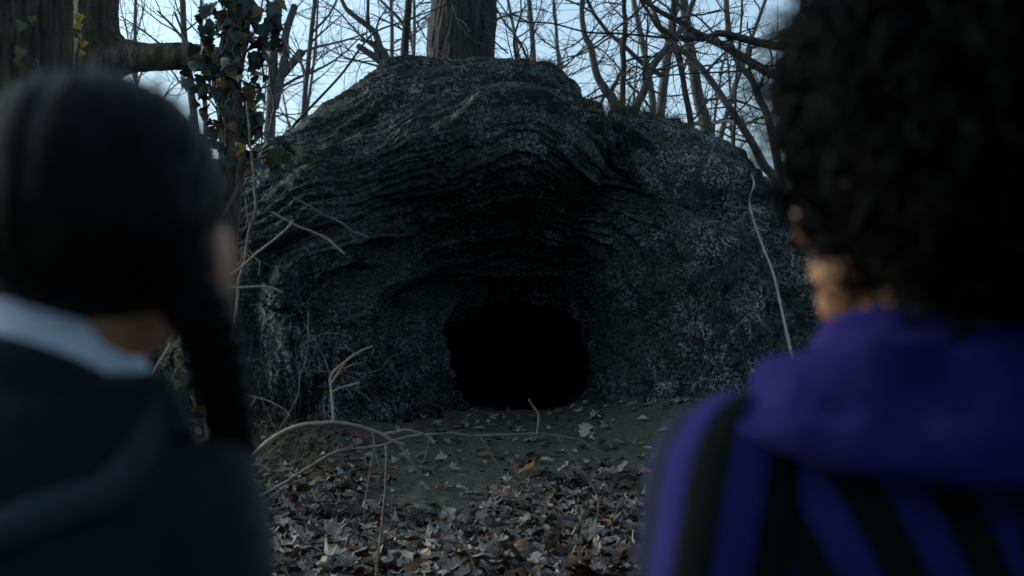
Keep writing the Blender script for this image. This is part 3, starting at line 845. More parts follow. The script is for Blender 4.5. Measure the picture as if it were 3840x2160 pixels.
rm = tmp.modifiers.new('join', 'REMESH'); rm.mode = 'VOXEL'; rm.voxel_size = 0.016
sm = tmp.modifiers.new('smooth', 'SMOOTH'); sm.factor = 0.6; sm.iterations = 12
dg = bpy.context.evaluated_depsgraph_get()
me2 = bpy.data.meshes.new_from_object(tmp.evaluated_get(dg)); tmp.modifiers.clear(); tmp.data = me2
nv_ = len(me2.vertices); co = np.empty(nv_ * 3, np.float32); me2.vertices.foreach_get('co', co); co = co.reshape(-1, 3)
no = np.empty(nv_ * 3, np.float32); me2.vertices.foreach_get('normal', no); no = no.reshape(-1, 3)
co2 = co + no * (0.012 * fbm(co, 0.09, 3, 91) + 0.010 * fbm(co * np.array([1, 1, 0.25]), 0.05, 2, 92))[:, None]
me2.vertices.foreach_set('co', co2.astype(np.float32).ravel()); me2.update()
me2.polygons.foreach_set('use_smooth', np.ones(len(me2.polygons), bool))
tag(LB, 'dark tree with one thick limb reaching right above the bare head', 'tree')
LB['label'] = 'dark tree with one thick horizontal limb above the braided head'

# --- ivy clad trunk
r_ = np.random.default_rng(8)
IV = empty('ivy_tree', tuple(at(840, 1550, 6.5) * np.array([1, 1, 0]) + np.array([0, 0, 0.0])))
off = -np.array(IV.location)
ivc = catmull(np.array([at(850, 1960, 6.5), at(812, 1350, 6.5), at(832, 1000, 6.5), at(852, 750, 6.5), at(872, 560, 6.5), at(862, 420, 6.5), at(856, 300, 6.5), at(885, 150, 6.5), at(905, -20, 6.5), at(930, -400, 6.5), at(940, -900, 6.5)]), 90)
nu = 40; ph = np.linspace(0, 2 * np.pi, nu, endpoint=False)[None, :]
rad = np.linspace(0.085, 0.065, 90)[:, None] + 0.010 * fbm(np.stack([np.cos(ph) + 0 * ivc[:, 2:3], np.sin(ph) + 0 * ivc[:, 2:3], ivc[:, 2:3] * 1.5 + 0 * ph], -1), 0.35, 4, 3)
G = np.stack([ivc[:, 0:1] + rad * np.cos(ph), ivc[:, 1:2] + rad * np.sin(ph), ivc[:, 2:3] + 0 * ph], -1)
mb = MB(); mb.grid(G + off, closed_u=True); mb.build('trunk', mat_bark('ivy_tree_bark', (0.045, 0.034, 0.026), (0.17, 0.125, 0.092), 26, 5, 0.8), IV)
for k in range(5):                                     # climbing stems
    a0 = r_.uniform(-2.6, -0.5); n = 60; i0 = r_.integers(20, 40)
    i = np.linspace(i0, 88, n); ci = np.stack([np.interp(i, np.arange(90), ivc[:, j]) for j in range(3)], -1)
    an = a0 + np.cumsum(r_.normal(size=n) * 0.12)
    p = ci + np.stack([np.cos(an), np.sin(an), 0 * an], -1) * 0.085
    mb = MB(); mb.tube(p + off, np.linspace(0.010, 0.005, n), 6); mb.build('vine', M_STICK_DK, IV)
for k in range(230):                                   # ivy leaves, thick above, thin towards the head
    t = r_.random() ** 0.8
    py = -60 + 700 * t
    x0 = np.interp(py, [-60, 150, 300, 420, 560, 700], [900, 885, 856, 862, 872, 860])
    an = r_.uniform(-np.pi, 0.35)
    rad = 0.085 + abs(r_.normal()) * (0.075 if py < 330 else 0.05)
    p = at(x0, py, 6.5) + np.array([math.cos(an) * rad * 1.25, math.sin(an) * rad, 0])
    if 330 < py < 560 and r_.random() < 0.35 and abs(math.cos(an)) < 0.6: continue
    add_leaf(IV, p, r_.uniform(0.045, 0.100), 'b' if r_.random() < 0.2 else 'g', r_)
for px, py, s, k in [(925, 440, .14, 'g'), (1010, 75, .12, 'g'), (1030, 100, .13, 'g'), (1000, 135, .12, 'g'), (985, 110, .12, 'g'), (960, 60, .13, 'g'), (960, 330, .1, 'g'), (990, 370, .1, 'g'), (930, 345, .1, 'b'), (820, 60, .1, 'b'), (790, 40, .1, 'g'),
                     (985, 175, .12, 'b'), (1045, 130, .1, 'g'), (965, 505, .09, 'g'), (905, 560, .08, 'y'), (760, 235, .09, 'b'), (800, 270, .1, 'g'), (770, 330, .11, 'g'), (930, 20, .12, 'g'), (1020, 30, .12, 'g')]:
    add_leaf(IV, at(px, py - 20, 6.4), s, k, r_)
tw = MB()
for poly in ([(655, 45), (690, 130), (740, 215), (800, 285)], [(900, 300), (980, 330), (1040, 300)], [(920, 420), (960, 470), (1000, 520)], [(830, 440), (790, 380), (720, 330)]):
    c = catmull(np.array([at(x, y, 6.45) for x, y in poly]), 16) + off
    tw = MB(); tw.tube(c, np.linspace(0.007, 0.003, 16), 5); sprout(tw, c, np.linspace(0.007, 0.003, 16), r_, 1, 2, 3, 0.25, minr=0.0015)
    tw.build('twig', M_TWIG, IV)
tag(IV, 'trunk wrapped in dark ivy leaves behind the braided head', 'tree')
# ivy spray on the rock shoulder
SP = empty('ivy_spray', tuple(at(1050, 600, 6.6)))
for px, py, k, s in [(1035, 585, 'o', .11), (1110, 570, 'o', .10), (1080, 560, 'g', .09), (1000, 560, 'o', .08), (910, 650, 'g', .07), (900, 690, 'o', .06), (1065, 610, 'o', .08)]:
    add_leaf(SP, at(px, py - 25, 6.6), s, k, r_)
mb = MB()
for poly in ([(880, 700), (940, 600), (1010, 545), (1075, 535), (1120, 560)], [(930, 615), (985, 590), (1040, 575)]):
    c = catmull(np.array([at(x, y, 6.62) for x, y in poly]), 18) - np.array(SP.location)
    mb.tube(c, np.linspace(0.006, 0.003, 18), 5)
mb.build('stem', M_TWIG, SP)
tag(SP, 'small spray of olive ivy leaves against the left rock shoulder', 'ivy')

# ------------------------------------------------------------------ bare shrub in front of the cave
def stick(name, label, polys, mats, depth, cat='branch', seed=0, twig=2, tlen=0.22):
    r = np.random.default_rng(seed)
    x0, y0 = polys[0][0][0]
    foot = at(x0, y0, depth)
    root = empty(name, tuple(foot)); off = -foot
    for j, (poly, w0, w1, dz, mi) in enumerate(polys):
        q = catmull(np.array([at(x, y, depth + dz) for x, y in poly]), 7 * len(poly))
        q = q + np.stack([fbm(q, 0.06, 2, seed + j), fbm(q, 0.06, 2, seed + 50 + j), fbm(q, 0.06, 2, seed + 90 + j)], -1) * 0.005
        rad = np.linspace(w0, w1, len(q)) * depth / FPX / 2
        rad = rad * (1 + 0.16 * np.abs(fbm(q, 0.03, 2, seed + 7)))
        for i in range(6, len(q) - 2, 9): rad[i] *= 1.28       # nodes
        mb = MB(); mb.tube(q + off, rad, 8)
        br_ = mb.build('branch', mats[mi], root)
        if twig:
            for _ in range(twig):
                tw = MB(); sprout(tw, q + off, rad * 0.6, r, 2, 2, 1, tlen, minr=0.0012)
                tw.build('twig', mats[-1], br_)
    tag(root, label, cat, None)
    return root
ST = [M_STICK, M_STICK_DK, M_STICK_DK]
stick('arched_branch', 'pale arched branch curving over the leaf litter beside the dark jacket',
      [([(840, 1850), (923, 1745), (1014, 1654), (1092, 1609), (1163, 1589), (1248, 1583), (1339, 1596), (1423, 1622), (1481, 1654), (1517, 1667)], 17, 9, 0, 0),
       ([(1251, 1582), (1248, 1511), (1241, 1460), (1241, 1408), (1280, 1369), (1352, 1317), (1400, 1297)], 9, 5, 0, 0),
       ([(1247, 1470), (1300, 1447), (1348, 1437)], 5, 7, -0.05, 0), ([(1246, 1440), (1275, 1390), (1295, 1362)], 5, 3, 0.06, 0),
       ([(923, 1752), (969, 1745), (1014, 1765)], 8, 9, -0.06, 0), ([(1443, 1626), (1527, 1615), (1598, 1635), (1631, 1664)], 8, 6, 0.05, 0),
       ([(1495, 1660), (1579, 1784), (1631, 1862), (1709, 1979), (1774, 2102), (1800, 2200)], 6, 7, 0.1, 1),
       ([(1380, 1605), (1404, 1654), (1384, 1784), (1365, 1946)], 6, 5, 0.1, 1)], ST, 3.9, seed=5, twig=1)
stick('forked_branch', 'long dark forked branch lying low across the cave approach',
      [([(880, 1920), (962, 1868), (1092, 1797), (1241, 1706), (1365, 1680), (1449, 1667), (1494, 1648), (1579, 1632), (1709, 1628), (1795, 1635), (2015, 1628), (2164, 1648), (2268, 1703)], 13, 7, 0, 1),
       ([(2015, 1628), (2021, 1563), (1983, 1498)], 7, 5, 0, 1), ([(1795, 1635), (1885, 1758), (1918, 1823), (1990, 1900), (2060, 2010)], 6, 4, 0.08, 1),
       ([(2093, 1640), (2151, 1719), (2236, 1849), (2236, 1978), (2240, 2100)], 5, 4, 0.1, 1), ([(1449, 1667), (1449, 1784), (1436, 1914), (1417, 2109), (1410, 2200)], 9, 9, -0.05, 1),
       ([(1240, 1720), (1340, 1720), (1480, 1690)], 4, 3, 0.06, 1), ([(980, 1890), (1100, 1810), (1220, 1790), (1400, 1740)], 5, 3, 0.15, 1)], ST, 4.2, seed=9, twig=0)
stick('tall_stem', 'thin upright stem rising past the ear in front of the rock',
      [([(868, 1620), (872, 1300), (887, 1180), (897, 1059), (916, 986), (935, 870), (957, 803), (955, 697), (945, 600), (935, 480), (925, 380)], 11, 7, 0, 1),
       ([(916, 740), (925, 790), (938, 850)], 5, 3, 0, 1), ([(928, 940), (975, 985)], 5, 4, 0, 0)], ST, 4.4, seed=13, twig=2, tlen=0.12)
stick('crossed_twigs', 'pair of crossing pale twigs left of the cave mouth',
      [([(760, 1110), (800, 1083), (887, 1015), (921, 986), (993, 928), (1075, 861), (1099, 827)], 9, 7, 0, 0), ([(1017, 793), (1090, 837), (1148, 861), (1220, 890), (1290, 948)], 6, 8, 0.02, 0)], ST, 4.3, seed=17, twig=0)
stick('level_twig', 'pale level twig pointing right beneath the crossing twigs', [([(760, 1090), (800, 1083), (897, 1078), (1008, 1076), (1061, 1097)], 9, 7, 0, 0)], [M_STICK_GREY, M_STICK_DK, M_STICK_DK], 4.3, seed=18, twig=0)
stick('dim_twig', 'dim thin twig slanting above the crossing twigs', [([(1100, 740), (1148, 764), (1210, 803), (1283, 837), (1331, 870), (1384, 890)], 5, 5, 0, 1)], ST, 5.0, seed=19, twig=0)
stick('wiry_stem', 'wiry thin stem climbing in front of the rock left of the cave', [([(1000, 1690), (1014, 1667), (1079, 1557), (1118, 1479), (1124, 1421), (1150, 1330), (1157, 1200), (1155, 1165)], 7, 4, 0, 1),
      ([(1124, 1390), (1250, 1392), (1400, 1395), (1470, 1335)], 3, 2, 0, 1), ([(1128, 1300), (1200, 1255), (1270, 1250)], 3, 2, 0, 0)], ST, 6.6, seed=23, twig=2, tlen=0.25)
stick('low_twig', 'curved pale twig at the foot of the rock beside the braid', [([(880, 1500), (920, 1482), (1000, 1500), (1060, 1530), (1085, 1560)], 5, 4, 0, 0), ([(895, 1590), (930, 1540), (960, 1490)], 9, 4, 0, 0)], ST, 5.5, seed=24, twig=1)
stick('neck_twig', 'pale twig seen between the neck and the braid', [([(520, 1470), (545, 1440), (590, 1370), (640, 1290)], 9, 6, 0, 0)], ST, 4.6, seed=25, twig=0)
LS = empty('leafy_stem', tuple(at(640, 1700, 5.2)))
mb = MB(); c = catmull(np.array([at(640, 1700, 5.2), at(655, 1580, 5.2), at(630, 1480, 5.2), at(660, 1390, 5.2), at(700, 1340, 5.2)]), 24) - np.array(LS.location)
mb.tube(c, np.linspace(0.006, 0.003, 24), 6); mb.build('stem', M_STICK_DK, LS)
for px, py, k, s_ in [(668, 1440, 'y', .055), (640, 1500, 'b', .075), (712, 1500, 'b', .085), (725, 1545, 'y', .07), (672, 1370, 'o', .05), (620, 1405, 'g', .06)]:
    add_leaf(LS, at(px, py - 15, 5.15), s_, k, r_)
tag(LS, 'small stem with orange brown leaves between the neck and the braid', 'plant')
# pale stick hanging down the buttress
vp = []
for (x, y) in [(2818, 652), (2827, 693), (2810, 751), (2827, 828), (2861, 925), (2900, 1026), (2929, 1152), (2945, 1225), (2975, 1360), (3000, 1500)]:
    p = on_rock(x, y, 0.10)
    vp.append(p if p is not None else at(x, y, 9.6))
vd = np.array([v[1] for v in vp]); vd = np.minimum.accumulate(np.minimum(vd, np.linspace(9.6, 8.1, len(vd))))
vp = [at(x, y, d) for (x, y), d in zip([(2818, 652), (2827, 693), (2810, 751), (2827, 828), (2861, 925), (2900, 1026), (2929, 1152), (2945, 1225), (2975, 1360), (3000, 1500)], vd)]
VR = empty('pale_vine', tuple(vp[-1])); off = -vp[-1]
c = catmull(np.array(vp), 70); rad = np.linspace(0.007, 0.012, 70)
for i in range(8, 66, 12): rad[i] *= 1.35
mb = MB(); mb.tube(c + off, rad, 8); mb.build('stem', M_STICK_GREY, VR)
rv_ = np.random.default_rng(6)
for k in range(9):
    tw = MB(); sprout(tw, c + off, rad * 0.4, rv_, 1, 1, 1, 0.5, minr=0.0018); tw.build('twig', M_TWIG, VR)
tag(VR, 'long pale bare stem hanging down the right rock buttress', 'vine')

# ------------------------------------------------------------------ fallen leaves
OAK = [(0.0, 0.010, 0), (0.10, 0.015, 0), (0.16, 0.10, 0.02), (0.24, 0.17, -0.03), (0.31, 0.085, 0.0), (0.40, 0.25, -0.05), (0.47, 0.25, -0.08), (0.53, 0.11, 0.0),
       (0.62, 0.31, -0.06), (0.69, 0.29, -0.09), (0.74, 0.13, 0.0), (0.82, 0.21, -0.06), (0.90, 0.13, -0.05), (0.96, 0.10, -0.03), (1.0, 0.01, 0)]
OVAL = [(0.0, 0.01, 0), (0.10, 0.02, 0), (0.18, 0.14, 0), (0.32, 0.26, 0), (0.5, 0.30, 0), (0.68, 0.25, 0), (0.84, 0.14, 0), (1.0, 0.008, 0)]
MAPLE = [(0.0, 0.012, 0), (0.14, 0.02, 0.0), (0.20, 0.36, 0.12), (0.30, 0.22, 0.0), (0.42, 0.50, -0.06), (0.48, 0.30, 0.0), (0.56, 0.20, 0.0), (0.70, 0.26, -0.04), (0.76, 0.13, 0), (1.0, 0.006, 0)]
rl = np.random.default_rng(99)
LV = []
for s in range(14):
    out = OAK if s < 8 else (MAPLE if s < 11 else OVAL)
    r = np.random.default_rng(200 + s)
    V, F = leaf_mesh('fallen_leaf', out, None, r.uniform(-0.5, 0.7), r.uniform(-0.9, 1.1), s)
    V = V - np.array([0, 0.5, 0])
    V[:, 2] += r.normal() * 0.35 * V[:, 0] * V[:, 1] + 0.05 * np.sin(V[:, 1] * 9 + s) + r.uniform(0.0, 0.9) * V[:, 0] ** 2
    V[:, 0] += r.normal() * 0.12 * V[:, 1] ** 2
    V[:, 2] -= V[:, 2].mean()
    LV.append((V, F))
LMESH = {}
def leaf_data(s, m):
    if (s, m) not in LMESH:
        mb = MB(); mb.add(*LV[s]); LMESH[(s, m)] = mb.mesh('fallen_leaf', [LEAFM[m]], True)
    return LMESH[(s, m)]
def leaf_pose(r, x, y, lie):
    z = float(ground_h(np.array([x]), np.array([y]))[0])
    e = Euler((r.normal() * lie, r.normal() * lie, r.uniform(0, 2 * math.pi)), 'XYZ')
    return z, e
def pick(r): return int(r.choice(5, p=[0.36, 0.18, 0.22, 0.07, 0.17])), int(r.integers(14))
def density(x, y):
    """leaf cover: a deep bed near the viewer, single leaves on the trodden mound"""
    edge = 7.05 + 0.35 * math.sin(x * 1.7 + 0.6) + 0.3 * math.sin(x * 4.1)
    if x < -0.9: edge += 0.7
    if x > 1.1: edge -= 0.2
    d = 1.0 - min(max((y - (edge - 0.75)) / 0.9, 0), 1)
    return max(d, 0.035 if y < 8.9 else 0.02)
n_ind = 0; tries = 0
spots = []
while len(spots) < 300 and tries < 60000:
    tries += 1
    y = rl.uniform(5.15, 6.5); x = rl.uniform(-0.235, 0.14) * y
    if rl.random() < density(x, y) * (1.25 - (y - 5.15) / 1.7): spots.append((x, y))
for (x, y) in spots:
    m, s = pick(rl)
    size = rl.uniform(0.085, 0.185)
    z, e = leaf_pose(rl, x, y, 0.27)
    o = link('fallen_leaf', leaf_data(s, m))
    o.location = (x, y, z + 0.020 + rl.random() * 0.035); o.rotation_euler = e; o.scale = (size, size, size)
    tag(o, ('dry ' + ('grey', 'pale buff', 'dull brown', 'rust brown', 'blackish')[m] + (' lobed oak' if s < 8 else (' pointed' if s < 11 else ' oval')) + ' leaf in the near leaf bed'), 'leaf', 'dry leaves in the near leaf bed')
# single leaves out on the trodden mound that one can point to
LONE = [(1773, 1702, 3, .11, 'upright rust orange leaf on the bare soil left of the mound', 1.0), (2230, 1570, 1, .17, 'large pale leaf resting on the mound right of the cave threshold', .2), (1735, 1595, 3, .10, 'narrow rust leaf on the mound below the cave threshold', .4),
        (1850, 1610, 3, .12, 'long brown leaf beside the narrow rust leaf on the mound', .3), (2300, 1775, 0, .20, 'broad grey leaf lying at the front edge of the mound', .3), (2120, 1770, 1, .15, 'pale crumpled leaf left of the broad grey leaf', .5),
        (1660, 1725, 1, .16, 'flat pale leaf on bare soil near the dark forked branch', .1), (2055, 1732, 1, .10, 'small pale leaf alone on the dark middle of the mound', .2), (2520, 1452, 3, .26, 'large brown leaf at the foot of the right buttress', .3),
        (2505, 1492, 1, .12, 'small pale upright leaf below the large brown leaf', .8), (2555, 1515, 0, .14, 'grey leaf near the purple shoulder on the mound', .3), (2190, 1640, 1, .18, 'pale heap leaf behind the tip of the dark branch', .6),
        (2400, 1805, 2, .15, 'dark folded leaf beside the striped sleeve', .6), (1960, 1800, 3, .20, 'rust curled leaf topping the small heap in the litter', .7), (2010, 1815, 2, .20, 'large brown curled leaf in the small heap', .6),
        (1930, 1785, 3, .16, 'reddish oval leaf leaning on the small heap', .9), (1520, 1725, 0, .14, 'grey leaf under the arch of the pale branch', .3), (1275, 1775, 1, .16, 'pale lobed leaf in the litter under the branches', .3)]
def on_ground(px, py):
    lo, hi = 4.0, 10.4
    for _ in range(18):
        m = 0.5 * (lo + hi); p = at(px, py, m)
        g = float(ground_h(np.array([p[0]]), np.array([m]), False)[0])
        if p[2] > g: lo = m
        else: hi = m
    return at(px, py, lo)
for i, (px, py, m, size, lab, tilt) in enumerate(LONE):
    p = on_ground(px, py)
    o = link('fallen_leaf', leaf_data(12 if 'oval' in lab else i % 11, m))
    o.location = (p[0], p[1] - 0.03, p[2] + 0.02 + 0.3 * size * min(tilt, 0.8))
    o.rotation_euler = (tilt, rl.normal() * 0.2, rl.uniform(-2, 2)); o.scale = (size,) * 3
    tag(o, lab, 'leaf')
# the rest of the litter
mb = MB(); cnt = 0; tries = 0
allV, allF, allM = [], [], []
def litter(n, xr, yr, lie, dens, size):
    global nvt
    k = 0; t = 0
    while k < n and t < n * 60:
        t += 1
        y = rl.uniform(*yr); x = rl.uniform(*xr)
        if rl.random() > dens(x, y): continue
        m, s = pick(rl)
        V, F = LV[s]
        e = Euler((rl.normal() * lie, rl.normal() * lie, rl.uniform(0, 6.283)), 'XYZ')
        Mx = np.array(e.to_matrix()) * rl.uniform(*size)
        if y > 9.2 and abs(x) > 0.9: continue
        W = V @ Mx.T
        POS.append((x, y)); LO.append((W, F, m)); k += 1
POS, LO = [], []
litter(1750, (-1.9, 1.35), (5.6, 7.9), 0.38, lambda x, y: density(x, y), (0.07, 0.16))
litter(900, (-1.6, 1.1), (5.0, 6.9), 0.30, lambda x, y: density(x, y), (0.07, 0.13))
litter(330, (-1.9, 1.9), (7.0, 9.9), 0.24, lambda x, y: 0.5, (0.05, 0.12))
litter(1500, (-6.5, 6.5), (1.2, 7.0), 0.36, lambda x, y: 0 if (-1.9 < x < 1.35 and y > 5) else 1, (0.08, 0.14))
litter(500, (-3.2, -1.0), (6.8, 8.6), 0.4, lambda x, y: 1.0, (0.06, 0.12))
POS = np.array(POS)
GZ = ground_h(POS[:, 0], POS[:, 1])
for (x, y), z, (W, F, m) in zip(POS, GZ, LO):
    mb.add(W + np.array([x, y, z + 0.008 + rl.random() * 0.03]), F, m)
litter_o = mb.build('leaf_litter', LEAFM)
tag(litter_o, 'deep bed of dry grey brown leaves covering the soil', 'leaf litter', kind='stuff')

# crumbs of earth and small stones on the trodden mound
mb = MB()
bx_ = rl.uniform(-2.0, 1.9, 2600); by_ = rl.uniform(6.2, 9.9, 2600); bz_ = ground_h(bx_, by_)
for x, y, z in zip(bx_, by_, bz_):
    sz = 0.004 + 0.014 * rl.random() ** 4
    th_ = rl.uniform(0, 6.28); a4 = th_ + np.array([0, 1.3, 2.7, 4.1, 5.2]); rr4 = sz * rl.uniform(0.7, 1.3, 5)
    base_ = np.stack([x + rr4 * np.cos(a4), y + rr4 * np.sin(a4), np.full(5, z - sz * 0.3)], -1); top_ = base_ * 1.0
    top_[:, :2] = (base_[:, :2] - (x, y)) * 0.6 + (x, y); top_[:, 2] = z + sz * rl.uniform(0.5, 1.0, 5)
    mb.grid(np.stack([base_, top_]), closed_u=True); mb.add(top_, np.array([[0, 1, 2, 3, 4]]))
o = mb.build('earth_crumbs', mat_plain('crumb', (0.085, 0.075, 0.060), 0.95, 0.5, 14), None, False); tag(o, 'crumbs of earth and small stones on the mound', 'gravel', kind='stuff')

# twigs and dry stalks strewn about
mb = MB()
for k in range(150):
    y = rl.uniform(5.2, 8.6); x = rl.uniform(-0.26, 0.2) * y
    z = float(ground_h(np.array([x]), np.array([y]))[0]) + 0.025
    a = rl.uniform(0, 6.28); L_ = rl.uniform(0.08, 0.35)
    c = wander((x, y, z), (math.cos(a), math.sin(a), rl.normal() * 0.12), L_, 5, 0.15, rl)
    mb.tube(c, np.linspace(0.003, 0.0014, 5), 4, tip=False)
o = mb.build('ground_twigs', M_STICK_DK); tag(o, 'thin broken twigs scattered over the leaf bed', 'twigs', kind='stuff')
# dead stalks at the foot of the rock on the left
mb = MB()
for k in range(260):
    px = rl.uniform(860, 1230); py = rl.uniform(1560, 1790)
    p = on_ground(px, py)
    d = np.array([rl.normal() * 0.5 + 0.15, rl.normal() * 0.4, rl.uniform(0.1, 1.0)])
    c = wander(p, d, rl.uniform(0.10, 0.38), 6, 0.16, rl, -0.08)
    mb.tube(c, np.linspace(0.0022, 0.0010, 6), 3, tip=False)
o = mb.build('dry_grass', M_GRASS); tag(o, 'tangle of dead stalks at the left foot of the rock', 'grass', kind='stuff')
# grass tufts along the crest
mb = MB()
def tuft(px, py, n, spread, h):
    for k in range(n):
        x = px + rl.normal() * spread
        p = None
        for dy in range(-30, 60, 6):
            p = on_rock(x, py + dy)
            if p is not None: break
        if p is None: continue
        c = wander(p - np.array([0, 0, 0.02]), np.array([rl.normal() * 0.6, rl.normal() * 0.5, 1.0]), h * rl.uniform(0.4, 1.2), 6, 0.16, rl, -0.10)
        mb.tube(c, np.linspace(0.0026, 0.0009, 6), 3, tip=False)
tuft(2310, 425, 200, 55, 0.20); tuft(2370, 440, 140, 70, 0.14); tuft(2550, 470, 190, 80, 0.10); tuft(2050, 240, 150, 35, 0.09); tuft(1760, 226, 160, 170, 0.05); tuft(2440, 440, 120, 60, 0.11)
o = mb.build('crest_grass', M_GRASS); tag(o, 'withered grass fringe along the top of the rock', 'grass', kind='stuff')
mb = MB()
def fuzz(poly, n, h):
    q = catmull(np.array([(x, y, 0) for x, y in poly]), n)
    for x, y, _ in q:
        p = None
        for dy in range(-24, 60, 6):
            p = on_rock(x + rl.normal() * 3, y + dy)
            if p is not None: break
        if p is None: continue
        c = wander(p - np.array([0, 0, 0.015]), np.array([rl.normal() * 0.7, rl.normal() * 0.5, 0.9]), h * rl.uniform(0.3, 1.3), 4, 0.25, rl, -0.05)
        mb.tube(c, np.linspace(0.004, 0.0015, 4), 3, tip=False)
fuzz([(870, 612), (1110, 480), (1330, 345), (1460, 248), (1600, 230), (1960, 228), (2100, 285), (2235, 440), (2480, 445), (2750, 548), (2825, 650)], 700, 0.045)
o = mb.build('moss', mat_plain('moss_tip', (0.035, 0.05, 0.028), 0.9, 0.4, 10)); tag(o, 'short dark moss fringe on the rock skyline', 'moss', kind='stuff')

# ------------------------------------------------------------------ people
def remesh(mb, voxel, iters=6, factor=0.5):
    me = mb.mesh('tmp', [])
    t = bpy.data.objects.new('tmp', me); COL.objects.link(t)
    m = t.modifiers.new('r', 'REMESH'); m.mode = 'VOXEL'; m.voxel_size = voxel
    if iters:
        s = t.modifiers.new('s', 'SMOOTH'); s.factor = factor; s.iterations = iters
    dg = bpy.context.evaluated_depsgraph_get(); dg.update()
    out = bpy.data.meshes.new_from_object(t.evaluated_get(dg))
    bpy.data.objects.remove(t, do_unlink=True)
    out.materials.clear()
    out.polygons.foreach_set('use_smooth', np.ones(len(out.polygons), bool))
    return out
def get_co(me):
    a = np.empty(len(me.vertices) * 3, np.float32); me.vertices.foreach_get('co', a); return a.reshape(-1, 3).astype(float)
def set_co(me, co):
    me.vertices.foreach_set('co', np.asarray(co, np.float32).ravel()); me.update()
def get_no(me):
    a = np.empty(len(me.vertices) * 3, np.float32); me.vertices.foreach_get('normal', a); return a.reshape(-1, 3).astype(float)
def part(name, me, mat, parent):
    me.name = name; me.materials.clear(); me.materials.append(mat)
    return link(name, me, parent)

def rotm(yaw, pitch, roll): return np.array(Euler((pitch, roll, yaw), 'XYZ').to_matrix())

EARX = 0.083
def slimmer(co):
    co = co.copy()
    co[:, 0] *= 1 - 0.22 * sstep(1.30, 1.21, co[:, 2])
    co[:, 2] += 0.018 * sstep(0.7, 1.1, co[:, 2]) * (1 - sstep(1.30, 1.36, co[:, 2]))
    co[:, 0] -= 0.055 * sstep(1.37, 1.25, co[:, 2])
    return co
def body_mesh(k, HM, pivot, slim=False):
    """standing figure, faces +Y, feet at z 0; k scales a 1.50 m figure; HM turns the head about the pivot"""
    def H(p): return (HM @ (np.asarray(p, float) - pivot)) + pivot
    mb = MB()
    def he(c, r): mb.ellipsoid(H(c), r, 18, 26, HM)
    he((0, -0.004, 1.415), (0.071, 0.090, 0.085)); he((0, 0.022, 1.385), (0.064, 0.068, 0.075)); he((0, 0.040, 1.335), (0.046, 0.046, 0.046)); he((0, 0.016, 1.345), (0.058, 0.052, 0.040)); he((0, 0.066, 1.300), (0.022, 0.020, 0.018))
    he((0, 0.092, 1.372), (0.011, 0.016, 0.022)); he((0, 0.098, 1.357), (0.015, 0.012, 0.010)); he((0, 0.084, 1.330), (0.021, 0.012, 0.008)); he((0, 0.083, 1.320), (0.019, 0.012, 0.007))
    for s in (-1, 1):
        he((s * EARX, -0.012, 1.380), (0.010, 0.020, 0.031)); he((s * 0.030, 0.076, 1.405), (0.022, 0.010, 0.008)); he((s * 0.036, 0.062, 1.362), (0.024, 0.022, 0.022))
    mb.capsule(H((0, -0.014, 1.36)), (0, -0.018, 1.22), 0.046, 0.052, 24)
    mb.loft([(0, -.01, 1.262, .050, .048), (0, -.01, 1.235, .095, .060), (0, -.008, 1.205, .150, .074), (0, -.005, 1.15, .158, .088), (0, 0, 1.05, .140, .092), (0, 0, .95, .118, .082), (0, 0, .86, .140, .095), (0, -.005, .78, .160, .105), (0, 0, .70, .150, .10)])
    for s in (-1, 1):
        mb.capsule((s * .148, -.005, 1.188), (s * .195, -.02, .955), .046, .036); mb.capsule((s * .195, -.02, .955), (s * .205, .045, .735), .036, .024)
        # hand: palm, four fingers, thumb
        w = np.array((s * .205, .045, .735)); mb.ellipsoid(w + np.array((0, .012, -.045)), (.016, .034, .048))
        for j, (fy, ln) in enumerate(((-.016, .055), (.002, .066), (.020, .070), (.036, .062))):
            a = w + np.array((0, fy + .004, -.080)); b = a + np.array((-s * .006, .006, -ln * .5)); c = b + np.array((-s * .016, .008, -ln * .5))
            mb.capsule(a, b, .0085, .008, 10); mb.capsule(b, c, .008, .0065, 10)
        a = w + np.array((-s * .004, .040, -.030)); b = a + np.array((-s * .014, .020, -.030)); c = b + np.array((-s * .010, .006, -.026))
        mb.capsule(a, b, .011, .009, 10); mb.capsule(b, c, .009, .007, 10)
        mb.capsule((s * .080, 0, .76), (s * .082, .005, .42), .078, .052); mb.capsule((s * .082, .005, .42), (s * .084, -.02, .07), .050, .032)
        mb.ellipsoid((s * .086, .035, .030), (.036, .100, .030))
    me = remesh(mb, 0.0055, 5)
    co = get_co(me)
    if slim: co = slimmer(co)
    set_co(me, co * k)
    return me

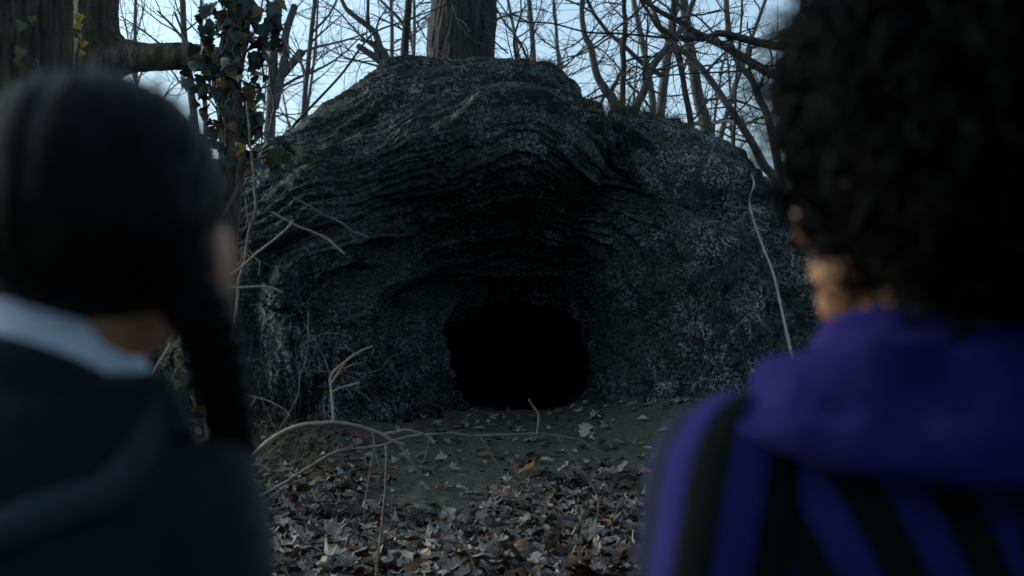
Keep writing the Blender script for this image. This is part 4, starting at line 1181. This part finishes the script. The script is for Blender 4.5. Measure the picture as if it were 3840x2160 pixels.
M_SKIN_A = mat_plain('skin_light', (0.46, 0.22, 0.125), 0.55, 0.06, 40, 0.4)
M_SKIN_B = mat_plain('skin_brown', (0.19, 0.088, 0.042), 0.55, 0.06, 40, 0.4)
for m_ in (M_SKIN_A, M_SKIN_B):
    b_ = m_.node_tree.nodes['Principled BSDF'] if 'Principled BSDF' in m_.node_tree.nodes else [n for n in m_.node_tree.nodes if n.type == 'BSDF_PRINCIPLED'][0]
    b_.inputs['Subsurface Weight'].default_value = 0.15; b_.inputs['Subsurface Radius'].default_value = (0.02, 0.008, 0.004)
def mat_hair(name, col):
    m, nt, b = material(name)
    P = obj_pos(nt); mp = nd(nt, 'ShaderNodeMapping'); mp.inputs['Scale'].default_value = (420, 60, 60); nt.links.new(P, mp.inputs['Vector'])
    n = tex_noise(nt, mp.outputs[0], 1.0, 3, 0.6)
    nt.links.new(mix(nt, n, tuple(c * 0.5 for c in col), tuple(c * 1.5 for c in col)), b.inputs['Base Color'])
    b.inputs['Roughness'].default_value = 0.48; b.inputs['Specular IOR Level'].default_value = 0.08
    bump(nt, b, n, 0.5, 0.002)
    return m
M_HAIR_A = mat_hair('black_hair', (0.0045, 0.0042, 0.004))
M_HAIR_B = mat_plain('curly_hair', (0.0016, 0.0015, 0.0015), 0.65, 0.4, 60, 0.06)
M_JACKET = mat_plain('navy_wool', (0.006, 0.014, 0.020), 0.85, 0.25, 90, 0.15, 0.12)
M_WHITE = mat_plain('white_cotton', (0.74, 0.81, 0.92), 0.85, 0.04, 120, 0.2)
M_STRAP = mat_plain('bag_strap', (0.016, 0.032, 0.044), 0.7, 0.3, 60, 0.3)
M_BAG = mat_plain('bag_leather', (0.012, 0.013, 0.015), 0.5, 0.3, 60, 0.4)
M_BUCKLE = mat_plain('buckle', (0.06, 0.07, 0.08), 0.35, 0.1, 60, 0.5)
M_SHOE = mat_plain('black_shoe', (0.012, 0.012, 0.013), 0.4, 0.2, 40, 0.5)
M_SKIRT = mat_plain('dark_skirt', (0.014, 0.014, 0.018), 0.9, 0.3, 50)
M_EYE = mat_plain('eye', (0.5, 0.5, 0.5), 0.2, 0.05, 10, 0.5)
M_SCARF = mat_plain('purple_knit', (0.012, 0.010, 0.078), 0.95, 0.30, 260, 0.08, 0.0)

def clothes_band(n, z_of, r_of, h, th, flare=0.0, cols=72):
    """collar-like band round the neck: angle 0 = right, -90 deg = back"""
    ph = np.linspace(0, 2 * np.pi, cols, endpoint=False)
    rows = []
    prof = [(0, 0), (0.25, 0.55), (0.6, 0.95), (1.0, 1.0), (1.02, 0.8), (0.98, 0.6), (0.6, 0.45), (0.25, 0.0), (0.0, -0.5), (-0.03, -0.2)]
    P = np.zeros((len(prof), cols, 3))
    for i, (u, w) in enumerate(prof):
        rx, ry = r_of(u)
        P[i, :, 0] = (rx + th * (w - 0.5) + flare * (1 - u)) * np.cos(ph); P[i, :, 1] = (ry + th * (w - 0.5) + flare * (1 - u)) * np.sin(ph) - 0.012
        P[i, :, 2] = z_of(ph) + h * u
    P = np.concatenate([P, P[:1]])
    mb = MB(); mb.grid(P, closed_u=True)
    return mb

# ---- person on the left: braided black hair, dark jacket, white collar
hx = (408 - 1920) / FPX * 0.80
PA = empty('person', (hx, 0.81, -0.017), R(6))
kA = 1.0
HMA = rotm(R(-12), R(2), R(-3.5)); pivA = np.array((0, -0.012, 1.33))
bodyA = part('body', body_mesh(kA, HMA, pivA, True), M_SKIN_A, PA)
def HA(p): return (HMA @ (np.asarray(p, float) - pivA)) + pivA
for s in (-1, 1):
    mb = MB(); mb.ellipsoid(HA((s * 0.029, 0.078, 1.388)), (0.011, 0.011, 0.010), 10, 14); mb.build('eye', M_EYE, bodyA)
mb = MB()
def he(c, r): mb.ellipsoid(HA(c), r, 24, 34, HMA)
he((0, -0.020, 1.428), (0.0905, 0.095, 0.090)); he((0, -0.038, 1.412), (0.088, 0.074, 0.062)); he((0, -0.046, 1.392), (0.070, 0.048, 0.040))
for s in (-1, 1): he((s * 0.062, -0.030, 1.385), (0.026, 0.040, 0.036))
hm = remesh(mb, 0.005, 8)
co = get_co(hm); no = get_no(hm)
lc = (co - pivA) @ HMA + pivA
part_g = np.exp(-(lc[:, 0] / 0.0055) ** 2) * 0.0035 * sstep(1.34, 1.40, lc[:, 2])
co -= no * part_g[:, None]
strand = fbm(np.stack([np.arctan2(lc[:, 0], 0.03 + np.abs(lc[:, 1])) * 14, lc[:, 2] * 3, lc[:, 1] * 3], -1), 1.0, 3, 5)
co += no * (0.0016 * strand)[:, None]
set_co(hm, co)
hairA = part('hair', hm, M_HAIR_A, PA)
fl = MB(); rf = np.random.default_rng(12); no = get_no(hm)
for i in rf.choice(len(co), 420, replace=False):
    if lc[i, 1] > 0.04: continue
    t_ = unit(np.cross(no[i], np.array([1.0, 0.2 * rf.normal(), 0.3 * rf.normal()]))); q = co[i] - no[i] * 0.002
    tt = np.linspace(0, 1, 7)[:, None]; L_ = rf.uniform(0.03, 0.07)
    fl.tube(q + t_ * tt * L_ + no[i] * (np.sin(tt * 2.2) * rf.uniform(0.002, 0.007)), 0.0005, 3, tip=False)
o = fl.build('loose_hairs', M_HAIR_A, hairA); o['kind'] = 'stuff'
for s in (-1, 1):
    path = catmull(np.array([HA((s * 0.060, -0.040, 1.375)), HA((s * 0.078, -0.030, 1.335)), (s * 0.078 + 0.002, -0.012, 1.285), (s * 0.092 - 0.01, 0.012, 1.225), (s * 0.098 - 0.03, 0.060, 1.14), (s * 0.09 - 0.04, 0.095, 1.04), (s * 0.085 - 0.05, 0.105, 0.95)]), 120)
    T = np.gradient(path, axis=0); T /= np.linalg.norm(T, axis=1, keepdims=True)
    Nn = np.cross(T, np.array([0, 1, 0.001])); Nn /= np.linalg.norm(Nn, axis=1, keepdims=True); Bn = np.cross(T, Nn)
    t = np.linspace(0, 2 * np.pi * 7.5, 120); fall = np.linspace(1.1, 0.6, 120)[:, None]
    mb = MB()
    for j in range(3):
        ph = t + j * 2 * np.pi / 3
        c = path + Nn * (np.sin(ph)[:, None] * 0.0115 * fall) + Bn * (np.sin(2 * ph)[:, None] * 0.0065 * fall)
        mb.tube(c, (0.0115 * fall)[:, 0] * (1 + 0.12 * np.cos(2 * ph)), 10)
    o = mb.build('braid', M_HAIR_A, hairA)
mb = MB()
mb.loft([(0, -.012, 1.292, .070, .066), (0, -.014, 1.272, .090, .078), (0, -.014, 1.245, .120, .086), (0, -.012, 1.212, .158, .090), (0, -.008, 1.15, .172, .102), (0, 0, 1.05, .158, .108), (0, 0, .95, .148, .104), (0, -.004, .84, .168, .115), (0, -.004, .74, .178, .122)])
for s in (-1, 1):
    mb.capsule((s * .152, -.006, 1.186), (s * .205, -.022, .955), .060, .052, 20); mb.capsule((s * .205, -.022, .955), (s * .212, .042, .755), .052, .040, 20)
jm = remesh(mb, 0.007, 8)
co = get_co(jm); no = get_no(jm)
fold = fbm(co * np.array([1.0, 1.0, 0.45]), 0.10, 3, 7)
fold2 = np.sin((co[:, 0] * 0.8 + co[:, 2] * 1.1) * 62 + 3 * fbm(co, 0.2, 2, 3)) * sstep(1.10, 1.20, co[:, 2]) * 0.0018
seam = -0.004 * np.exp(-((np.abs(co[:, 0]) - 0.128 - 0.25 * (1.24 - co[:, 2])) / 0.004) ** 2) * (co[:, 2] > 1.1)
set_co(jm, slimmer(co + no * (0.005 * fold + fold2 + seam)[:, None]))
jacketA = part('jacket', jm, M_JACKET, PA)
band = clothes_band(0, lambda p: 1.278 - 0.030 * np.sin(p) - 0.018 * np.cos(p), lambda u: (0.074 - 0.012 * u, 0.070 - 0.010 * u), 0.026, 0.012, 0.012)
ob_ = band.build('jacket_collar', M_JACKET, jacketA); ob_.location.x = -0.040
band = clothes_band(0, lambda p: 1.285 - 0.026 * np.sin(p) - 0.016 * np.cos(p), lambda u: (0.065 - 0.007 * u, 0.062 - 0.006 * u), 0.045, 0.008, 0.004)
ob_ = band.build('shirt_collar', M_WHITE, PA); ob_.location.x = -0.036
mb = MB(); mb.loft([(0, 0, .80, .150, .108), (0, 0, .72, .178, .130), (0, 0, .60, .215, .165), (0, 0, .48, .240, .190)]); mb.build('skirt', M_SKIRT, PA)
for s in (-1, 1):
    mb = MB(); mb.ellipsoid((s * .086, .036, .040), (.046, .118, .042)); mb.capsule((s * .085, -.02, .05), (s * .084, -.02, .14), .046, .042); part('shoe', remesh(mb, 0.008, 4), M_SHOE, PA)
tag(PA, 'person seen from behind with black braids, white collar and dark jacket', 'person')

# shoulder bag: strap from the right shoulder across the back to the left hip
jb = BVHTree.FromPolygons([Vector(v) for v in get_co(jm)], [tuple(p.vertices) for p in jm.polygons])
SB = empty('shoulder_bag', tuple(PA.location), R(6))
def on_jacket(x, z, front=False):
    h = jb.ray_cast(Vector((x, 1.0 if front else -1.0, z)), Vector((0, -1.0 if front else 1.0, 0)))
    return h
pts = []; nrm = []
def top_hit(x, y):
    return jb.ray_cast(Vector((x, y, 2.0)), Vector((0, 0, -1)))
seq = [('f', .05, .90), ('f', .06, 1.00), ('f', .068, 1.10), ('f', .072, 1.17), ('t', .075, .045), ('t', .076, .015), ('t', .072, -.02), ('t', .066, -.045), ('b', .045, 1.240), ('b', .005, 1.226), ('b', -.04, 1.205), ('b', -.085, 1.172), ('b', -.118, 1.11), ('b', -.138, 1.00), ('b', -.150, .90), ('b', -.155, .82)]
for kind, a_, b2 in [(k_, x_ - 0.026, z_) for k_, x_, z_ in seq]:
    h = top_hit(a_, b2) if kind == 't' else on_jacket(a_, b2, kind == 'f')
    if h[0] is None: continue
    pts.append(np.array(h[0])); nrm.append(np.array(h[1]))
pts = np.array(pts); nrm = np.array(nrm)
C = catmull(pts, 90); NN = catmull(nrm, 90); NN /= np.linalg.norm(NN, axis=1, keepdims=True)
T = np.gradient(C, axis=0); T /= np.linalg.norm(T, axis=1, keepdims=True); W = np.cross(T, NN); W /= np.linalg.norm(W, axis=1, keepdims=True)
hw = 0.0125
P4 = np.stack([C + W * hw + NN * 0.003, C + W * hw * 0.85 + NN * 0.005, C - W * hw * 0.85 + NN * 0.005, C - W * hw + NN * 0.003, C - W * hw - NN * 0.002, C + W * hw - NN * 0.002], 1)
mb = MB(); mb.grid(P4, closed_u=True); strap_ = mb.build('strap', M_STRAP, SB)
i = 44
for i in (38,):
    mb = MB()
    sq = [C[i] + W[i] * (hw + .004) * a_ + T[i] * .012 * b2 + NN[i] * .010 for a_, b2 in ((1, 1), (-1, 1), (-1, -1), (1, -1), (1, 1))]
    mb.tube(np.array(sq), 0.0018, 8); mb.build('buckle', M_BUCKLE, strap_)
mb = MB(); mb.loft([(-.235, -.02, .52, .045, .120), (-.237, -.02, .56, .058, .140), (-.237, -.02, .68, .058, .145), (-.232, -.02, .76, .050, .140), (-.228, -.02, .79, .030, .125)], 40, 0, 4.0)
mb.build('pouch', M_BAG, SB)
tag(SB, 'dark shoulder bag strap crossing the back of the dark jacket', 'bag')

# ---- person on the right: curly hair, purple cowl, striped blazer
kB = 1.06
PB = empty('person', (0.316, 0.865, -0.047), R(10))
HMB = rotm(R(26), R(4), R(0)); pivB = pivA
bodyB = part('body', body_mesh(kB, HMB, pivB), M_SKIN_B, PB)
def HB(p): return ((HMB @ (np.asarray(p, float) - pivB)) + pivB) * kB
for s in (-1, 1):
    mb = MB(); mb.ellipsoid(HB((s * 0.029, 0.078, 1.388)), (0.0115, 0.0115, 0.0105), 10, 14); mb.build('eye', M_EYE, bodyB)
# hair: a soft core and curls
mb = MB()
def heb(c, r): mb.ellipsoid(HB(c), np.array(r) * kB, 24, 34, HMB)
heb((0, -0.024, 1.445), (0.106, 0.112, 0.106)); heb((0, -0.045, 1.405), (0.098, 0.080, 0.062)); heb((0.012, -0.036, 1.345), (0.054, 0.050, 0.056))
cm = remesh(mb, 0.007, 4)
co = get_co(cm); no = get_no(cm); set_co(cm, co + no * (0.012 * fbm(co, 0.035, 2, 5))[:, None])
coreB = part('hair', cm, M_HAIR_B, PB)
rh = np.random.default_rng(41)
mb = MB()
co = get_co(cm); no = get_no(cm)
sel = rh.choice(len(co), 2600, replace=False)
for i in sel:
    p, n = co[i], no[i]
    lp = HMB.T @ (p / kB - pivB) + pivB
    if lp[1] > 0.055 and lp[2] < 1.45: continue
    ln = rh.uniform(0.018, 0.060); turns = rh.uniform(0.8, 2.2); cr = rh.uniform(0.006, 0.013)
    d = unit(n * rh.uniform(0.5, 1.0) + np.array([rh.normal() * 0.5, rh.normal() * 0.5, -0.55 + rh.normal() * 0.3]))
    u = rnd_perp(d, rh); v = np.cross(d, u)
    t = np.linspace(0, 1, 13)
    a = t * turns * 2 * np.pi + rh.uniform(0, 6.28)
    c = p + n * 0.002 + d * (t * ln)[:, None] + u * (np.cos(a) * cr)[:, None] + v * (np.sin(a) * cr)[:, None]
    mb.tube(c, np.linspace(0.0030, 0.0012, 13), 4, tip=False)
for k in range(130):                                    # loose curls that break the outline
    i = rh.integers(len(co)); p, n = co[i], no[i]
    lp = HMB.T @ (p / kB - pivB) + pivB
    if lp[1] > 0.055 and lp[2] < 1.45: continue
    t = np.linspace(0, 1, 26); a = t * rh.uniform(5, 11) + rh.uniform(0, 6.28); cr = rh.uniform(0.008, 0.018)
    d = unit(n + rh.normal(size=3) * 0.45 + np.array([0, 0, -0.3])); u = rnd_perp(d, rh); w_ = np.cross(d, u)
    c = p + d * (t * rh.uniform(0.03, 0.065))[:, None] + u * (np.cos(a) * cr)[:, None] + w_ * (np.sin(a) * cr)[:, None]
    mb.tube(c, np.linspace(0.0026, 0.0008, 26), 4, tip=False)
curls = mb.build('curls', M_HAIR_B, coreB); curls['kind'] = 'stuff'
# a few ringlets on the nape
for j, (x, y, z) in enumerate(((-0.042, -0.052, 1.345), (-0.020, -0.060, 1.335), (-0.050, -0.036, 1.350))):
    p = HB((x, y, z)); t = np.linspace(0, 1, 30); a = t * 7 + j * 2
    c = p + np.stack([np.cos(a) * 0.010 + 0 * t, -0.006 + np.sin(a) * 0.008, -t * 0.045], -1)
    mb = MB(); mb.tube(c, np.linspace(0.0045, 0.002, 30), 6); mb.build('ringlet', M_HAIR_B, coreB)

def mat_stripe():
    m, nt, b = material('striped_cloth')
    at_ = nd(nt, 'ShaderNodeAttribute'); at_.attribute_name = 'stripe'
    fr = nd(nt, 'ShaderNodeMath', operation='FRACT'); nt.links.new(at_.outputs['Fac'], fr.inputs[0])
    n = tex_noise(nt, obj_pos(nt), 220, 3, 0.6)
    pur = mix(nt, n, (0.015, 0.012, 0.092), (0.021, 0.017, 0.125)); blk = mix(nt, n, (0.0025, 0.0035, 0.003), (0.005, 0.006, 0.0055))
    f = ramp(nt, fr.outputs[0], [(0.0, 0.0), (0.52, 0.0), (0.55, 1.0), (0.97, 1.0)])
    nt.links.new(mix(nt, f, blk, pur), b.inputs['Base Color'])
    b.inputs['Roughness'].default_value = 0.9; b.inputs['Specular IOR Level'].default_value = 0.1
    return m
M_STRIPE = mat_stripe()
def set_attr(me, v):
    a = me.attributes.new('stripe', 'FLOAT', 'POINT'); a.data.foreach_set('value', np.asarray(v, np.float32))
mb = MB()
mb.loft([(0, -.012, 1.285, .060, .056), (0, -.014, 1.262, .085, .070), (0, -.014, 1.240, .118, .082), (0, -.012, 1.210, .150, .094), (0, -.008, 1.15, .170, .108), (0, 0, 1.05, .160, .112), (0, 0, .95, .155, .110), (0, -.004, .84, .170, .118), (0, -.004, .74, .175, .122)])
jt = remesh(mb, 0.008, 6)
co = get_co(jt)
set_attr(jt, (co[:, 0] + 0.42 * (co[:, 2] - 1.2) * np.sign(co[:, 0]) * -1) / 0.052 + 0.18)
set_co(jt, (co + get_no(jt) * (0.004 * fbm(co * np.array([1, 1, .5]), 0.09, 2, 3))[:, None]) * kB)
part('blazer_back', jt, M_STRIPE, PB)
for s in (-1, 1):
    A0, A1, A2 = np.array((s * .142, -.006, 1.182)), np.array((s * .192, -.026, .955)), np.array((s * .204, .040, .760))
    mb = MB(); mb.capsule(A0, A1, .066, .056, 24); mb.capsule(A1, A2, .056, .044, 24); mb.capsule(A0 + np.array((-s * .05, 0, .008)), A0, .055, .064, 24)
    sm_ = remesh(mb, 0.007, 8)
    co = get_co(sm_); ax = unit(A1 - A0); rel = co - A0
    e1 = unit(np.cross(ax, np.array([0, 1.0, 0]))); e2 = np.cross(ax, e1)
    ang = np.arctan2(rel @ e2, rel @ e1)
    set_attr(sm_, (ang / (2 * np.pi)) * 8 + 0.3)
    set_co(sm_, (co + get_no(sm_) * (0.004 * fbm(co * np.array([1, 1, .5]), 0.08, 2, 13))[:, None]) * kB)
    part('sleeve', sm_, M_STRIPE, PB)
# cowl: thick soft collar draped over the shoulders
cols, rws = 150, 44
ph = np.linspace(0, 2 * np.pi, cols, endpoint=False)[None, :]
v = np.linspace(0, 1, rws)[:, None]
prof_r = np.interp(v[:, 0], [0, .10, .22, .5, .78, .90, .96, 1.0], [.052, .058, .070, .112, .150, .160, .152, .120])[:, None]
prof_z = np.interp(v[:, 0], [0, .10, .22, .5, .78, .90, .96, 1.0], [1.285, 1.302, 1.301, 1.272, 1.238, 1.222, 1.212, 1.208])[:, None]
backness = np.clip(-np.sin(ph), 0, 1); frontness = np.clip(np.sin(ph), 0, 1); side = np.abs(np.cos(ph))
rx = prof_r * (1.0 + 0.04 * side); ry = prof_r * (0.72 + 0.12 * backness)
zz = prof_z - 0.016 * sstep(0.35, 1.0, v) * backness ** 1.5 - 0.05 * v * frontness
Pq = np.stack([rx * np.cos(ph), ry * np.sin(ph) - 0.014, zz + 0 * ph], -1)
foldp = np.sin(v * 19 + 2.6 * fbm(Pq, 0.10, 2, 4) + np.cos(ph) * 2.6 + np.sin(ph * 2) * 0.9)
Nq = np.stack([np.cos(ph) * 0.4 + 0 * v, np.sin(ph) * 0.4 + 0 * v, 0.9 + 0 * ph + 0 * v], -1)
Pq = Pq + Nq * (0.0085 * foldp * (0.5 + fbm(Pq, 0.07, 2, 14)) * sstep(0.12, 0.3, v) * (1 - sstep(0.88, 1.0, v)) + 0.010 * fbm(Pq, 0.06, 3, 6) * sstep(0.0, 0.2, v))[..., None]
mb = MB(); mb.grid(Pq * kB, closed_u=True); mb.build('cowl', M_SCARF, PB)
for s in (-1, 1):
    mb = MB(); mb.capsule((s * .080, 0, .78), (s * .084, .005, .42), .092, .070, 20); mb.capsule((s * .084, .005, .42), (s * .086, -.02, .09), .070, .060, 20); me_ = remesh(mb, 0.01, 4); set_co(me_, get_co(me_) * kB); part('trouser_leg', me_, M_SKIRT, PB)
    mb = MB(); mb.ellipsoid((s * .086, .036, .040), (.046, .122, .042)); mb.capsule((s * .085, -.02, .05), (s * .084, -.02, .14), .046, .042); me_ = remesh(mb, 0.008, 4); set_co(me_, get_co(me_) * kB); part('shoe', me_, M_SHOE, PB)
tag(PB, 'person seen from behind with curly black hair and purple striped blazer', 'person')
